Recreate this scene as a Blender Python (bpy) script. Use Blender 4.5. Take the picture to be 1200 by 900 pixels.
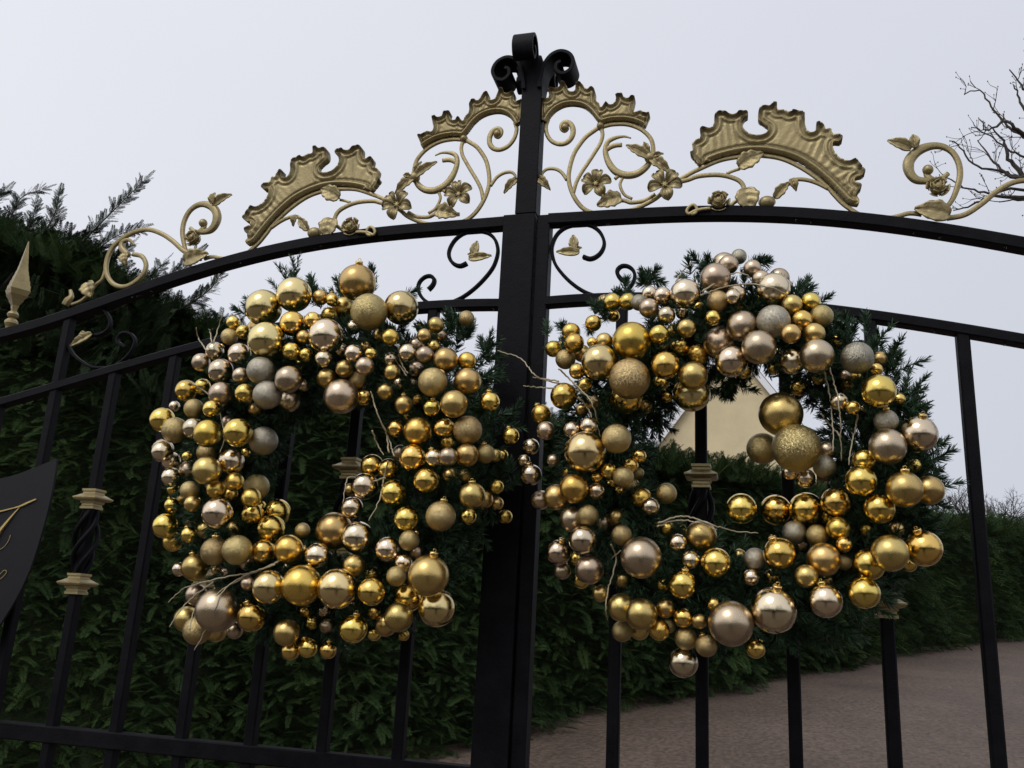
import bpy, math, random
import numpy as np
from mathutils import Vector
random.seed(7); RNG = np.random.default_rng(7)
SC = bpy.context.scene
for o in list(bpy.data.objects): bpy.data.objects.remove(o)
COL = SC.collection
rad = math.radians
# ------------------------------------------------------------------ camera
PITCH, ROLL, YAW, FPX = 0.26955926, 0.05478295, 0.26999956, 1047.3
CAM = np.array([0.0, -1.8, 1.6])
_cy, _sy = math.cos(YAW), math.sin(YAW)
_fw = np.array([-_sy, _cy, 0]); _rt = np.array([_cy, _sy, 0]); _up = np.array([0, 0, 1.0])
F3 = _fw*math.cos(PITCH) + _up*math.sin(PITCH); _u2 = _up*math.cos(PITCH) - _fw*math.sin(PITCH)
R3 = _rt*math.cos(ROLL) + _u2*math.sin(ROLL); U3 = _u2*math.cos(ROLL) - _rt*math.sin(ROLL)
cd = bpy.data.cameras.new('camera'); cam = bpy.data.objects.new('camera', cd); COL.objects.link(cam)
cd.sensor_width = 36; cd.lens = FPX/1200*36; cd.clip_start = 0.02; cd.clip_end = 800
from mathutils import Matrix
_m = Matrix.Identity(4)
for i in range(3):
    _m[i][0] = R3[i]; _m[i][1] = U3[i]; _m[i][2] = -F3[i]; _m[i][3] = CAM[i]
cam.matrix_world = _m; SC.camera = cam
# ------------------------------------------------------------------ sky and sun (bright overcast)
SUN_EL, SUN_AZ = rad(48), rad(205)          # azimuth clockwise from +Y: behind the photographer, to the left
w = bpy.data.worlds.new('World'); SC.world = w; w.use_nodes = True
nt = w.node_tree; nt.nodes.clear()
def N(t, **k):
    n = nt.nodes.new(t)
    for a, b in k.items(): setattr(n, a, b)
    return n
out = N('ShaderNodeOutputWorld'); bg = N('ShaderNodeBackground'); bg.inputs['Strength'].default_value = 0.1
sky = N('ShaderNodeTexSky', sky_type='NISHITA', sun_disc=False, sun_elevation=SUN_EL, sun_rotation=SUN_AZ, dust_density=4.0)
tc = N('ShaderNodeTexCoord')
dv = N('ShaderNodeVectorMath', operation='DOT_PRODUCT')
_l = np.array([-0.75, -0.80, 0.75]); _l /= np.linalg.norm(_l)
dv.inputs[1].default_value = tuple(_l)
nrm = N('ShaderNodeVectorMath', operation='NORMALIZE')
nt.links.new(tc.outputs['Generated'], nrm.inputs[0]); nt.links.new(nrm.outputs[0], dv.inputs[0])
ramp = N('ShaderNodeMapRange'); ramp.inputs['From Min'].default_value = -0.75; ramp.inputs['From Max'].default_value = 1.0
ramp.inputs['To Min'].default_value = 0.0; ramp.inputs['To Max'].default_value = 1.0
nt.links.new(dv.outputs['Value'], ramp.inputs['Value'])
cr = N('ShaderNodeValToRGB'); e = cr.color_ramp.elements
e[0].position = 0.0; e[0].color = (0.61, 0.635, 0.715, 1)
e[1].position = 1.0; e[1].color = (0.90, 0.91, 0.95, 1)
k = cr.color_ramp.elements.new(0.45); k.color = (0.77, 0.79, 0.86, 1)
nt.links.new(ramp.outputs[0], cr.inputs[0])
cn = N('ShaderNodeTexNoise'); cn.inputs['Scale'].default_value = 1.6; cn.inputs['Detail'].default_value = 5
nt.links.new(nrm.outputs[0], cn.inputs['Vector'])
cm = N('ShaderNodeMapRange'); cm.inputs['To Min'].default_value = 0.95; cm.inputs['To Max'].default_value = 1.05
nt.links.new(cn.outputs['Fac'], cm.inputs['Value'])
sc_ = N('ShaderNodeVectorMath', operation='SCALE'); nt.links.new(cr.outputs[0], sc_.inputs[0]); nt.links.new(cm.outputs[0], sc_.inputs['Scale'])
sc2 = N('ShaderNodeVectorMath', operation='SCALE'); nt.links.new(sc_.outputs[0], sc2.inputs[0])
pw = N('ShaderNodeMath', operation='POWER'); pw.inputs[1].default_value = 5.0; nt.links.new(ramp.outputs[0], pw.inputs[0])   # the cloud is brightest round the hidden sun
ma = N('ShaderNodeMath', operation='MULTIPLY_ADD'); ma.inputs[1].default_value = 4.5; ma.inputs[2].default_value = 10.0; nt.links.new(pw.outputs[0], ma.inputs[0]); nt.links.new(ma.outputs[0], sc2.inputs['Scale'])
mx = N('ShaderNodeMix', data_type='RGBA'); mx.inputs['Factor'].default_value = 0.94
nt.links.new(sky.outputs[0], mx.inputs['A']); nt.links.new(sc2.outputs[0], mx.inputs['B'])
nt.links.new(mx.outputs['Result'], bg.inputs['Color']); nt.links.new(bg.outputs[0], out.inputs[0])
sd = bpy.data.lights.new('sun', 'SUN'); sd.energy = 0.7; sd.angle = rad(25); sd.color = (1.0, 0.97, 0.92)
sun = bpy.data.objects.new('sun', sd); COL.objects.link(sun)
_sd = Vector((math.sin(SUN_AZ)*math.cos(SUN_EL), math.cos(SUN_AZ)*math.cos(SUN_EL), math.sin(SUN_EL)))
sun.rotation_euler = _sd.to_track_quat('Z', 'Y').to_euler()
SC.view_settings.view_transform = 'Standard'; SC.view_settings.look = 'None'
SC.view_settings.exposure = 0.0; SC.view_settings.gamma = 1.0; SC.view_settings.use_curve_mapping = False
SC.render.engine = 'CYCLES'
# ------------------------------------------------------------------ helpers
def at(x, y, Y):
    d = (x-600)/FPX*R3 - (y-450)/FPX*U3 + F3
    return CAM + d*((Y-CAM[1])/d[1])
def tag(o, label=None, cat=None, group=None, kind=None):
    if label: o['label'] = label
    if cat: o['category'] = cat
    if group: o['group'] = group
    if kind: o['kind'] = kind
    return o
def empty(name, loc):
    o = bpy.data.objects.new(name, None); COL.objects.link(o); o.location = Vector(loc); o.empty_display_size = 0.2
    return o
class MB:
    def __init__(s): s.v = []; s.f = []; s.n = 0
    def add(s, v, f):
        v = np.asarray(v, float).reshape(-1, 3); s.v.append(v); b = s.n
        s.f += [tuple(i+b for i in q) for q in f]; s.n += len(v); return b
    def build(s, name, m, parent=None, smooth=False, loc=None):
        v = np.concatenate(s.v) if s.v else np.zeros((0, 3))
        base = Vector((0, 0, 0))
        if parent is not None: base = world_loc(parent)
        me = bpy.data.meshes.new(name)
        c = np.array(loc) if loc is not None else np.array(base)
        me.from_pydata((v-c).tolist(), [], s.f)
        me.update(); me.materials.append(m)
        if smooth: me.polygons.foreach_set('use_smooth', [True]*len(me.polygons))
        o = bpy.data.objects.new(name, me); COL.objects.link(o)
        if parent is not None:
            o.parent = parent; o.location = Vector(c) - base
        else: o.location = Vector(c)
        return o
def world_loc(o):
    l = Vector(o.location)
    while o.parent is not None: o = o.parent; l += Vector(o.location)
    return l
def catmull(p, step):
    p = np.asarray(p, float)
    if len(p) < 3:
        n = max(1, int(np.linalg.norm(p[1]-p[0])/step)); return np.array([p[0]+(p[1]-p[0])*i/n for i in range(n+1)])
    q = np.vstack([2*p[0]-p[1], p, 2*p[-1]-p[-2]]); o = []
    for i in range(1, len(q)-2):
        a, b, c, d = q[i-1], q[i], q[i+1], q[i+2]
        n = max(2, int(np.linalg.norm(c[:3]-b[:3])/step)+1)
        for k in range(n):
            t = k/n
            o.append(0.5*((2*b)+(-a+c)*t+(2*a-5*b+4*c-d)*t*t+(-a+3*b-3*c+d)*t**3))
    o.append(q[-2]); return np.array(o)
def sweep_plane(mb, path, prof, scale=None, caps=True):
    """sweep a closed profile (in-plane normal, Y) along a path lying in an XZ plane"""
    p = np.asarray(path, float); n = len(p); prof = np.asarray(prof, float); k = len(prof)
    t = np.gradient(p, axis=0); t[:, 1] = 0; t /= np.linalg.norm(t, axis=1)[:, None]+1e-12
    nn = np.stack([-t[:, 2], np.zeros(n), t[:, 0]], 1)
    sc = np.ones(n) if scale is None else np.asarray(scale)
    V = []
    for i in range(n):
        V.append(p[i] + nn[i]*prof[:, :1]*sc[i] + np.array([0, 1, 0])*prof[:, 1:2]*sc[i])
    F = [(i*k+j, i*k+(j+1) % k, (i+1)*k+(j+1) % k, (i+1)*k+j) for i in range(n-1) for j in range(k)]
    if caps: F += [tuple(reversed(range(k))), tuple((n-1)*k+j for j in range(k))]
    mb.add(np.concatenate(V), F)
def rect(w, d, c=0.0015):
    a, b = w/2, d/2
    return [(-a+c, -b), (a-c, -b), (a, -b+c), (a, b-c), (a-c, b), (-a+c, b), (-a, b-c), (-a, -b+c)]
def circ(n=8, fy=1.0): return [(math.cos(2*math.pi*i/n), fy*math.sin(2*math.pi*i/n)) for i in range(n)]
def tube(mb, p, r, n=6):
    p = np.asarray(p, float); m = len(p)
    r = np.full(m, r) if np.isscalar(r) else np.asarray(r)
    t = np.gradient(p, axis=0); t /= np.linalg.norm(t, axis=1)[:, None]+1e-12
    a = np.cross(t[0], [0.3, 0.2, 1.0]); a /= np.linalg.norm(a)+1e-9
    V = []
    for i in range(m):
        a = a - t[i]*np.dot(a, t[i]); a /= np.linalg.norm(a)+1e-9; b = np.cross(t[i], a)
        for j in range(n):
            w_ = 2*math.pi*j/n; V.append(p[i]+r[i]*(a*math.cos(w_)+b*math.sin(w_)))
    F = [(i*n+j, i*n+(j+1) % n, (i+1)*n+(j+1) % n, (i+1)*n+j) for i in range(m-1) for j in range(n)]
    F += [tuple(reversed(range(n))), tuple((m-1)*n+j for j in range(n))]
    mb.add(V, F)
def lathe(mb, c, prof, n=16, rot=0.0, sx=1, sy=1, ax=None):
    """prof: list of (radius, z)"""
    V = []; m = len(prof)
    for (r, z) in prof:
        for j in range(n):
            a = 2*math.pi*j/n+rot; V.append((r*math.cos(a)*sx, r*math.sin(a)*sy, z))
    V = np.array(V)
    if ax is not None:
        q = Vector(ax).to_track_quat('Z', 'Y').to_matrix(); V = V @ np.array(q).T
    V = V+np.array(c)
    F = [(i*n+j, i*n+(j+1) % n, (i+1)*n+(j+1) % n, (i+1)*n+j) for i in range(m-1) for j in range(n)]
    F += [tuple(reversed(range(n))), tuple((m-1)*n+j for j in range(n))]
    mb.add(V, F)
def box(mb, lo, hi):
    x0, y0, z0 = lo; x1, y1, z1 = hi
    mb.add([(x0,y0,z0),(x1,y0,z0),(x1,y1,z0),(x0,y1,z0),(x0,y0,z1),(x1,y0,z1),(x1,y1,z1),(x0,y1,z1)],
           [(0,3,2,1),(4,5,6,7),(0,1,5,4),(1,2,6,5),(2,3,7,6),(3,0,4,7)])
# ------------------------------------------------------------------ materials
def mat(name, base, rough=0.5, metal=0.0, bump=None, var=None, rand=0.0, coat=0.0, spec=None, bump2=None, randhue=0.0, island=0.0, trans=0.0):
    m = bpy.data.materials.new(name); m.use_nodes = True; t = m.node_tree; L = t.links
    b = t.nodes['Principled BSDF']
    b.inputs['Roughness'].default_value = rough; b.inputs['Metallic'].default_value = metal
    if coat: b.inputs['Coat Weight'].default_value = coat; b.inputs['Coat Roughness'].default_value = 0.15
    if spec is not None: b.inputs['Specular IOR Level'].default_value = spec
    tcn = t.nodes.new('ShaderNodeTexCoord')
    rgb = t.nodes.new('ShaderNodeRGB'); rgb.outputs[0].default_value = (*base, 1); cur = rgb.outputs[0]
    if var:                                           # (scale, second colour, low, high)
        n = t.nodes.new('ShaderNodeTexNoise'); n.inputs['Scale'].default_value = var[0]; n.inputs['Detail'].default_value = 6; n.inputs['Roughness'].default_value = 0.65
        L.new(tcn.outputs['Object'], n.inputs['Vector'])
        mr = t.nodes.new('ShaderNodeMapRange'); mr.inputs['From Min'].default_value = var[2]; mr.inputs['From Max'].default_value = var[3]
        L.new(n.outputs['Fac'], mr.inputs['Value'])
        x = t.nodes.new('ShaderNodeMix'); x.data_type = 'RGBA'; L.new(mr.outputs[0], x.inputs['Factor']); L.new(cur, x.inputs['A']); x.inputs['B'].default_value = (*var[1], 1)
        cur = x.outputs['Result']
        if rough > 0.02 and metal < 0.5:
            mr2 = t.nodes.new('ShaderNodeMapRange'); mr2.inputs['To Min'].default_value = rough*0.8; mr2.inputs['To Max'].default_value = min(1, rough*1.25)
            L.new(n.outputs['Fac'], mr2.inputs['Value']); L.new(mr2.outputs[0], b.inputs['Roughness'])
    if rand or randhue or island:
        if island:
            oi = t.nodes.new('ShaderNodeNewGeometry'); ro = oi.outputs['Random Per Island']; amt = island
        else:
            oi = t.nodes.new('ShaderNodeObjectInfo'); ro = oi.outputs['Random']; amt = rand
        h = t.nodes.new('ShaderNodeHueSaturation'); L.new(cur, h.inputs['Color'])
        mr = t.nodes.new('ShaderNodeMapRange'); mr.inputs['To Min'].default_value = 1-amt; mr.inputs['To Max'].default_value = 1+amt
        L.new(ro, mr.inputs['Value']); L.new(mr.outputs[0], h.inputs['Value'])
        if randhue:
            wn = t.nodes.new('ShaderNodeTexWhiteNoise'); wn.noise_dimensions = '1D'; L.new(ro, wn.inputs['W'])
            mr = t.nodes.new('ShaderNodeMapRange'); mr.inputs['To Min'].default_value = 0.5-randhue; mr.inputs['To Max'].default_value = 0.5+randhue
            L.new(wn.outputs['Value'], mr.inputs['Value']); L.new(mr.outputs[0], h.inputs['Hue'])
        cur = h.outputs[0]
    L.new(cur, b.inputs['Base Color'])
    last = None
    for bb in (bump, bump2):
        if bb:                                        # (scale, strength, distance)
            n = t.nodes.new('ShaderNodeTexNoise'); n.inputs['Scale'].default_value = bb[0]; n.inputs['Detail'].default_value = 4
            L.new(tcn.outputs['Object'], n.inputs['Vector'])
            bp = t.nodes.new('ShaderNodeBump'); bp.inputs['Strength'].default_value = bb[1]; bp.inputs['Distance'].default_value = bb[2]
            L.new(n.outputs['Fac'], bp.inputs['Height'])
            if last: L.new(last, bp.inputs['Normal'])
            last = bp.outputs[0]
    if last: L.new(last, b.inputs['Normal'])
    if trans:
        tr = t.nodes.new('ShaderNodeBsdfTranslucent'); L.new(cur, tr.inputs['Color'])
        ms = t.nodes.new('ShaderNodeMixShader'); ms.inputs[0].default_value = trans
        L.new(b.outputs[0], ms.inputs[1]); L.new(tr.outputs[0], ms.inputs[2]); L.new(ms.outputs[0], t.nodes['Material Output'].inputs[0])
    return m
IRON = mat('black_paint', (0.003, 0.003, 0.0045), 0.52, bump=(260, 0.3, 0.002), var=(22, (0.008, 0.008, 0.011), 0.4, 0.75), bump2=(35, 0.2, 0.004), spec=0.10)
GOLD = mat('antique_gold_paint', (0.335, 0.27, 0.135), 0.40, metal=0.6, bump=(180, 0.35, 0.002), var=(30, (0.22, 0.165, 0.075), 0.5, 0.8))
GILT = mat('lettering_gold', (0.50, 0.38, 0.14), 0.4, metal=0.4)
CREAMGOLD = GOLD
# the crest: same paint, with painted shade on the curling tips and dark patina in the grooves
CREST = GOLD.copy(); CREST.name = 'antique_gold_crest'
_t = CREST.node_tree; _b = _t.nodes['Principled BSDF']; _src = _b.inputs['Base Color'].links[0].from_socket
_a = _t.nodes.new('ShaderNodeAttribute'); _a.attribute_name = 'shade_wash'
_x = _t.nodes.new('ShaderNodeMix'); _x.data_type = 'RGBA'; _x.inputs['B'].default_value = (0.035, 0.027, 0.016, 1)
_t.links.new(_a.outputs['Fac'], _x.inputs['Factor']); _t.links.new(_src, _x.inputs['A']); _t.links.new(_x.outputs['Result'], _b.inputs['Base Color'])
NEEDLE = mat('fir_needles', (0.038, 0.078, 0.040), 0.5, island=0.45, randhue=0.02, spec=0.3)
TWIG = mat('gilded_twig', (0.42, 0.36, 0.24), 0.5, metal=0.2)
LEYL = mat('cypress_foliage', (0.028, 0.052, 0.018), 0.7, island=0.4, randhue=0.035, var=(2.5, (0.045, 0.074, 0.018), 0.45, 0.75), spec=0.1)
LEYD = mat('cypress_foliage_dark', (0.024, 0.040, 0.018), 0.75, island=0.5, randhue=0.03, spec=0.08)
CORE = mat('hedge_core', (0.020, 0.030, 0.013), 0.9, bump=(14, 1.0, 0.08), spec=0.1)
BARK = mat('bark', (0.035, 0.028, 0.022), 0.85, bump=(60, 0.8, 0.01), var=(12, (0.06, 0.05, 0.04), 0.4, 0.7))
def glossy(name, base, rough, dirt=0.06, grain=None):
    m = bpy.data.materials.new(name); m.use_nodes = True; t = m.node_tree; L = t.links; b = t.nodes['Principled BSDF']
    b.inputs['Metallic'].default_value = 1.0
    tcn = t.nodes.new('ShaderNodeTexCoord'); oi = t.nodes.new('ShaderNodeObjectInfo')
    off = t.nodes.new('ShaderNodeVectorMath'); off.operation = 'ADD'; L.new(tcn.outputs['Object'], off.inputs[0]); L.new(oi.outputs['Location'], off.inputs[1])
    h = t.nodes.new('ShaderNodeHueSaturation'); h.inputs['Color'].default_value = (*base, 1)
    mr = t.nodes.new('ShaderNodeMapRange'); mr.inputs['To Min'].default_value = 0.82; mr.inputs['To Max'].default_value = 1.12
    L.new(oi.outputs['Random'], mr.inputs['Value']); L.new(mr.outputs[0], h.inputs['Value'])
    wn = t.nodes.new('ShaderNodeTexWhiteNoise'); wn.noise_dimensions = '1D'; L.new(oi.outputs['Random'], wn.inputs['W'])
    mh = t.nodes.new('ShaderNodeMapRange'); mh.inputs['To Min'].default_value = 0.488; mh.inputs['To Max'].default_value = 0.508
    L.new(wn.outputs['Value'], mh.inputs['Value']); L.new(mh.outputs[0], h.inputs['Hue'])
    L.new(h.outputs[0], b.inputs['Base Color'])
    n = t.nodes.new('ShaderNodeTexNoise'); n.inputs['Scale'].default_value = 45; n.inputs['Detail'].default_value = 5
    L.new(off.outputs[0], n.inputs['Vector'])
    rr = t.nodes.new('ShaderNodeMapRange'); rr.inputs['From Min'].default_value = 0.35; rr.inputs['From Max'].default_value = 0.75
    rr.inputs['To Min'].default_value = rough; rr.inputs['To Max'].default_value = rough+dirt
    L.new(n.outputs['Fac'], rr.inputs['Value']); L.new(rr.outputs[0], b.inputs['Roughness'])
    bp = t.nodes.new('ShaderNodeBump'); bp.inputs['Strength'].default_value = 0.12; bp.inputs['Distance'].default_value = 0.0012
    n2 = t.nodes.new('ShaderNodeTexNoise'); n2.inputs['Scale'].default_value = 38; L.new(off.outputs[0], n2.inputs['Vector'])
    L.new(n2.outputs['Fac'], bp.inputs['Height']); last = bp.outputs[0]
    if grain:
        v = t.nodes.new('ShaderNodeTexVoronoi'); v.inputs['Scale'].default_value = grain; L.new(off.outputs[0], v.inputs['Vector'])
        sub = t.nodes.new('ShaderNodeVectorMath'); sub.operation = 'SUBTRACT'; L.new(v.outputs['Color'], sub.inputs[0]); sub.inputs[1].default_value = (0.5, 0.5, 0.5)
        scl = t.nodes.new('ShaderNodeVectorMath'); scl.operation = 'SCALE'; scl.inputs['Scale'].default_value = 0.9; L.new(sub.outputs[0], scl.inputs[0])
        ad = t.nodes.new('ShaderNodeVectorMath'); ad.operation = 'ADD'; L.new(last, ad.inputs[0]); L.new(scl.outputs[0], ad.inputs[1])
        nn = t.nodes.new('ShaderNodeVectorMath'); nn.operation = 'NORMALIZE'; L.new(ad.outputs[0], nn.inputs[0]); last = nn.outputs[0]
    L.new(last, b.inputs['Normal'])
    return m
BM = {'G': glossy('shiny_gold', (0.79, 0.57, 0.16), 0.03, 0.05), 'g': glossy('matt_gold', (0.63, 0.46, 0.175), 0.26, 0.05),
      'M': glossy('matt_amber_gold', (0.74, 0.51, 0.13), 0.24, 0.05), 'B': glossy('soft_shine_pale_gold', (0.72, 0.58, 0.28), 0.10, 0.06),
      'S': glossy('shiny_champagne', (0.72, 0.60, 0.43), 0.04, 0.05), 's': glossy('matt_champagne', (0.55, 0.44, 0.31), 0.26, 0.05),
      'L': glossy('glitter_gold', (0.50, 0.39, 0.18), 0.30, 0.05, grain=50), 'P': glossy('glitter_silver', (0.40, 0.37, 0.29), 0.30, 0.05, grain=50)}
CAPM = glossy('bauble_cap_gold', (0.85, 0.62, 0.22), 0.15, 0.1)
# ------------------------------------------------------------------ ground
def slope(y): return float(np.interp(y, [0.3, 2.0, 4.15, 5.1, 6.5, 9.7, 14.7, 24.0], [0.0, 0.36, 0.80, 0.99, 1.21, 1.47, 1.92, 2.7]))
GROUND = bpy.data.materials.new('wet_gravelly_tarmac'); GROUND.use_nodes = True
_t = GROUND.node_tree; _b = _t.nodes['Principled BSDF']; _L = _t.links
_tc = _t.nodes.new('ShaderNodeTexCoord')
_n1 = _t.nodes.new('ShaderNodeTexNoise'); _n1.inputs['Scale'].default_value = 0.9; _n1.inputs['Detail'].default_value = 8; _n1.inputs['Roughness'].default_value = 0.7
_n2 = _t.nodes.new('ShaderNodeTexVoronoi'); _n2.inputs['Scale'].default_value = 26
_n3 = _t.nodes.new('ShaderNodeTexNoise'); _n3.inputs['Scale'].default_value = 30; _n3.inputs['Detail'].default_value = 6
for _n in (_n1, _n2, _n3): _L.new(_tc.outputs['Object'], _n.inputs['Vector'])
_r = _t.nodes.new('ShaderNodeValToRGB'); _e = _r.color_ramp.elements
_e[0].position = 0.32; _e[0].color = (0.080, 0.055, 0.040, 1); _e[1].position = 0.68; _e[1].color = (0.145, 0.102, 0.077, 1)
_L.new(_n1.outputs['Fac'], _r.inputs[0])
_r2 = _t.nodes.new('ShaderNodeMapRange'); _r2.inputs['From Min'].default_value = 0.33; _r2.inputs['From Max'].default_value = 0.62; _r2.inputs['To Min'].default_value = 0.6; _r2.inputs['To Max'].default_value = 1.1
_L.new(_n3.outputs['Fac'], _r2.inputs['Value'])
_s = _t.nodes.new('ShaderNodeVectorMath'); _s.operation = 'SCALE'; _L.new(_r.outputs[0], _s.inputs[0]); _L.new(_r2.outputs[0], _s.inputs['Scale'])
_L.new(_s.outputs[0], _b.inputs['Base Color']); _b.inputs['Roughness'].default_value = 0.7
_bp = _t.nodes.new('ShaderNodeBump'); _bp.inputs['Distance'].default_value = 0.02; _bp.inputs['Strength'].default_value = 0.8
_L.new(_n3.outputs['Fac'], _bp.inputs['Height'])
_bp2 = _t.nodes.new('ShaderNodeBump'); _bp2.inputs['Distance'].default_value = 0.012; _bp2.inputs['Strength'].default_value = 0.6
_L.new(_n2.outputs['Distance'], _bp2.inputs['Height']); _L.new(_bp.outputs[0], _bp2.inputs['Normal']); _L.new(_bp2.outputs[0], _b.inputs['Normal'])
mb = MB()
ys = [-300, -40, -12, -4, 0, 0.3, 0.8, 1.4, 2, 3, 4.15, 5.1, 5.8, 6.5, 8, 9.7, 12, 14.7, 18, 24, 60, 400]; xs = [-300, -60, -20, -8, 0, 8, 20, 40, 80, 300]
V = [(x, y, slope(y)) for y in ys for x in xs]; nx = len(xs)
mb.add(V, [(j*nx+i, j*nx+i+1, (j+1)*nx+i+1, (j+1)*nx+i) for j in range(len(ys)-1) for i in range(nx-1)])
tag(mb.build('ground', GROUND), kind='structure')
mb = MB(); mb.add([(-40, -9.5, .004), (40, -9.5, .004), (40, -.55, .004), (-40, -.55, .004)], [(0, 1, 2, 3)])  # added unseen sheet, its tone sets the light bounced onto gate and baubles
tag(mb.build('bounce_sheet', mat('bounce_sheet_brown', (0.12, 0.095, 0.07), 0.9, bump=(60, 0.8, 0.01), var=(2, (0.07, 0.055, 0.042), 0.4, 0.7))), kind='structure')
# ------------------------------------------------------------------ gate geometry
X0 = -0.2697*1.8
def P(crop, pts, Y=0.0, side=1):
    """pixels of a crop of the photograph -> points on the gate plane, in right-hand-leaf coordinates"""
    ox, oy, s, sd_ = crop
    o = []
    for (u, v) in pts:
        q = at(ox+u/s, oy+v/s, Y)
        if sd_ < 0: q[0] = 2*X0-q[0]
        o.append(q)
    return np.array(o)
def side_of(p, side):
    p = np.array(p, float).copy()
    if side < 0: p[..., 0] = 2*X0-p[..., 0]
    return p
Z1 = (0, 200, 4, -1); Z5 = (610, 10, 3.6, 1); Z6 = (620, 180, 5, 1); Z7 = (780, 100, 4.615, 1); Z8 = (1000, 60, 3.6, 1); ZB = (630, 95, 8, 1); PXR = (0, 0, 1, 1); PXL = (0, 0, 1, -1)
def polyz(pr, pl, deg):
    a = np.vstack([P(PXR, pr), P(PXL, pl)]); u = a[:, 0]-X0
    c = np.polyfit(u, a[:, 2], deg); return lambda x: np.polyval(c, abs(x)), a
arch, _aa = polyz([(650,260),(760,255.5),(860,253),(900,254),(1040,264.5),(1100,274),(1200,294.5)], [(583,262),(440,272),(400,278),(300,298.5),(200,323),(100,363),(0,394)], 4)
midr, _mm = polyz([(650,353.5),(700,351),(1010,372.5),(1100,389),(1130,396),(1200,410)], [(584,357.5),(500,362),(264,389),(160,421),(120,433),(0,474)], 4)
if False: print('arch', [(round(a[0]-X0, 3), round(a[2], 3), round(float(arch(a[0]-X0)), 3)) for a in _aa]); print('mid', [(round(a[0]-X0, 3), round(a[2], 3), round(float(midr(a[0]-X0)), 3)) for a in _mm])
ZBOT = at(200, 874, 0)[2]
SPX = 0.0917276*1.8; OFF = -0.0274627*1.8
def barx(k): return -0.264744*1.8+SPX*k+(OFF if k < 0 else -OFF)
XS_L0, XS_L1 = at(585.5, 330, -0.02)[0], at(623.5, 330, -0.02)[0]
XS_R0, XS_R1 = XS_L1+0.003, at(641, 330, -0.014)[0]
gates = {}
gL = tag(empty('gate_leaf', (X0-1.2, 0, 0)), 'left black iron gate leaf, with the tall scroll-topped centre post and the script plaque', 'gate', 'two leaves of the iron gate')
gR = tag(empty('gate_leaf', (X0+1.2, 0, 0)), 'right black iron gate leaf, the brown driveway showing between its bars', 'gate', 'two leaves of the iron gate')
UMAX = 2.05
ACR = circ(8)
def rail(name, zf, u0, u1, h, d, par, side, n=60):
    us = np.linspace(u0, u1, n); p = np.array([(X0+side*u, 0, float(zf(u))) for u in us]); mb = MB()
    if side < 0: p = p[::-1]
    sweep_plane(mb, p, rect(h, d, 0.0025)); return mb.build(name, IRON, par)
def collar(z, x, par, s=1.0):
    mb = MB(); w_ = 0.0185*s; R2 = math.sqrt(2)
    pr = [(0.62,-.021),(0.98,-.021),(0.98,-.0165),(0.86,-.0145),(0.86,-.0105),(1.0,-.0095),(1.05,-.005),(1.55,-.0035),(1.72,0.0),(1.72,.0025),(1.45,.0045),(1.15,.008),(0.92,.010),(0.90,.0135),(1.02,.0155),(1.02,.020),(0.62,.020)]
    pr = [(r*w_*R2, zz*s*1.15) for r, zz in pr]
    lathe(mb, (x, 0, z), pr, n=4, rot=math.pi/4)
    return mb.build('collar', GOLD, par, loc=(x, 0, z))
def bar(x, z0, z1, par, w_=0.0235):
    mb = MB(); sweep_plane(mb, np.array([(x, 0, z0), (x, 0, (z0+z1)/2), (x, 0, z1)]), rect(w_, 0.0235, 0.003)); return mb.build('bar', IRON, par, loc=(x, 0, z0))
zc_hi = at(108, 585, 0)[2]; zc_lo = at(91, 684, 0)[2]
def zcol(side, k):
    d_ = zc_hi-zc_lo
    if k == 2: zh = at(821, 558.5, 0)[2] if side > 0 else at(409, 549.5, 0)[2]
    elif k == 4: zh = at(1043, 709, 0)[2]+d_
    else: zh = zc_hi
    return zh, zh-d_
for side, g in ((-1, gL), (1, gR)):
    ust = (X0-XS_L0) if side < 0 else (XS_R1-X0)
    rail('arch_rail', arch, ust-0.004, UMAX, 0.0265, 0.032, g, side)
    rail('middle_rail', midr, ust-0.004, UMAX, 0.0215, 0.030, g, side)
    rail('bottom_rail', lambda u: ZBOT, ust-0.004, UMAX, 0.035, 0.034, g, side, 4)
    rail('kick_rail', lambda u: 0.12, ust-0.004, UMAX, 0.04, 0.034, g, side, 4)
    mb = MB()
    if side < 0:
        box(mb, (XS_L0, -0.022, 0.06), (XS_L1, 0.022, float(arch(0.03))+0.012))
        s_ = mb.build('stile', IRON, g)
    else:
        box(mb, (XS_R0, -0.014, 0.06), (XS_R1, 0.024, float(arch(0.03))+0.010))
        s_ = mb.build('stile', IRON, g)
    bv = s_.modifiers.new('bevel', 'BEVEL'); bv.width = 0.002; bv.segments = 2
    for k in range(1, 12):
        x = barx(side*k); u = abs(x-X0)
        if u > UMAX-0.05: break
        top = float(midr(u))-0.008
        if side < 0:
            wide = (k == 7)
        else: wide = (k == 7)
        if wide: top = float(arch(u))-0.01
        b_ = bar(x, ZBOT+0.015, top, g)
        if k in (2, 4, 6, 9):
            zh, zl = zcol(side, k); collar(zh, x, b_); collar(zl, x, b_)
            mb = MB()
            for q in range(4):
                pts = []
                for i in range(33):
                    t_ = i/32; r_ = 0.008+0.017*math.sin(math.pi*t_)**0.8; a_ = q*math.pi/2+t_*math.pi*1.25
                    pts.append((x+r_*math.cos(a_), r_*math.sin(a_), zl+0.018+(zh-zl-0.036)*t_))
                tube(mb, pts, 0.0058, 8)
            mb.build('twisted_basket', IRON, b_, smooth=True)
    # lower panel: bars of the skirt and a scroll, just below the picture
    for k in range(1, 12):
        x = barx(side*k)
        if abs(x-X0) > UMAX-0.05: break
        bar(x, 0.14, ZBOT-0.0175, g)
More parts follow.
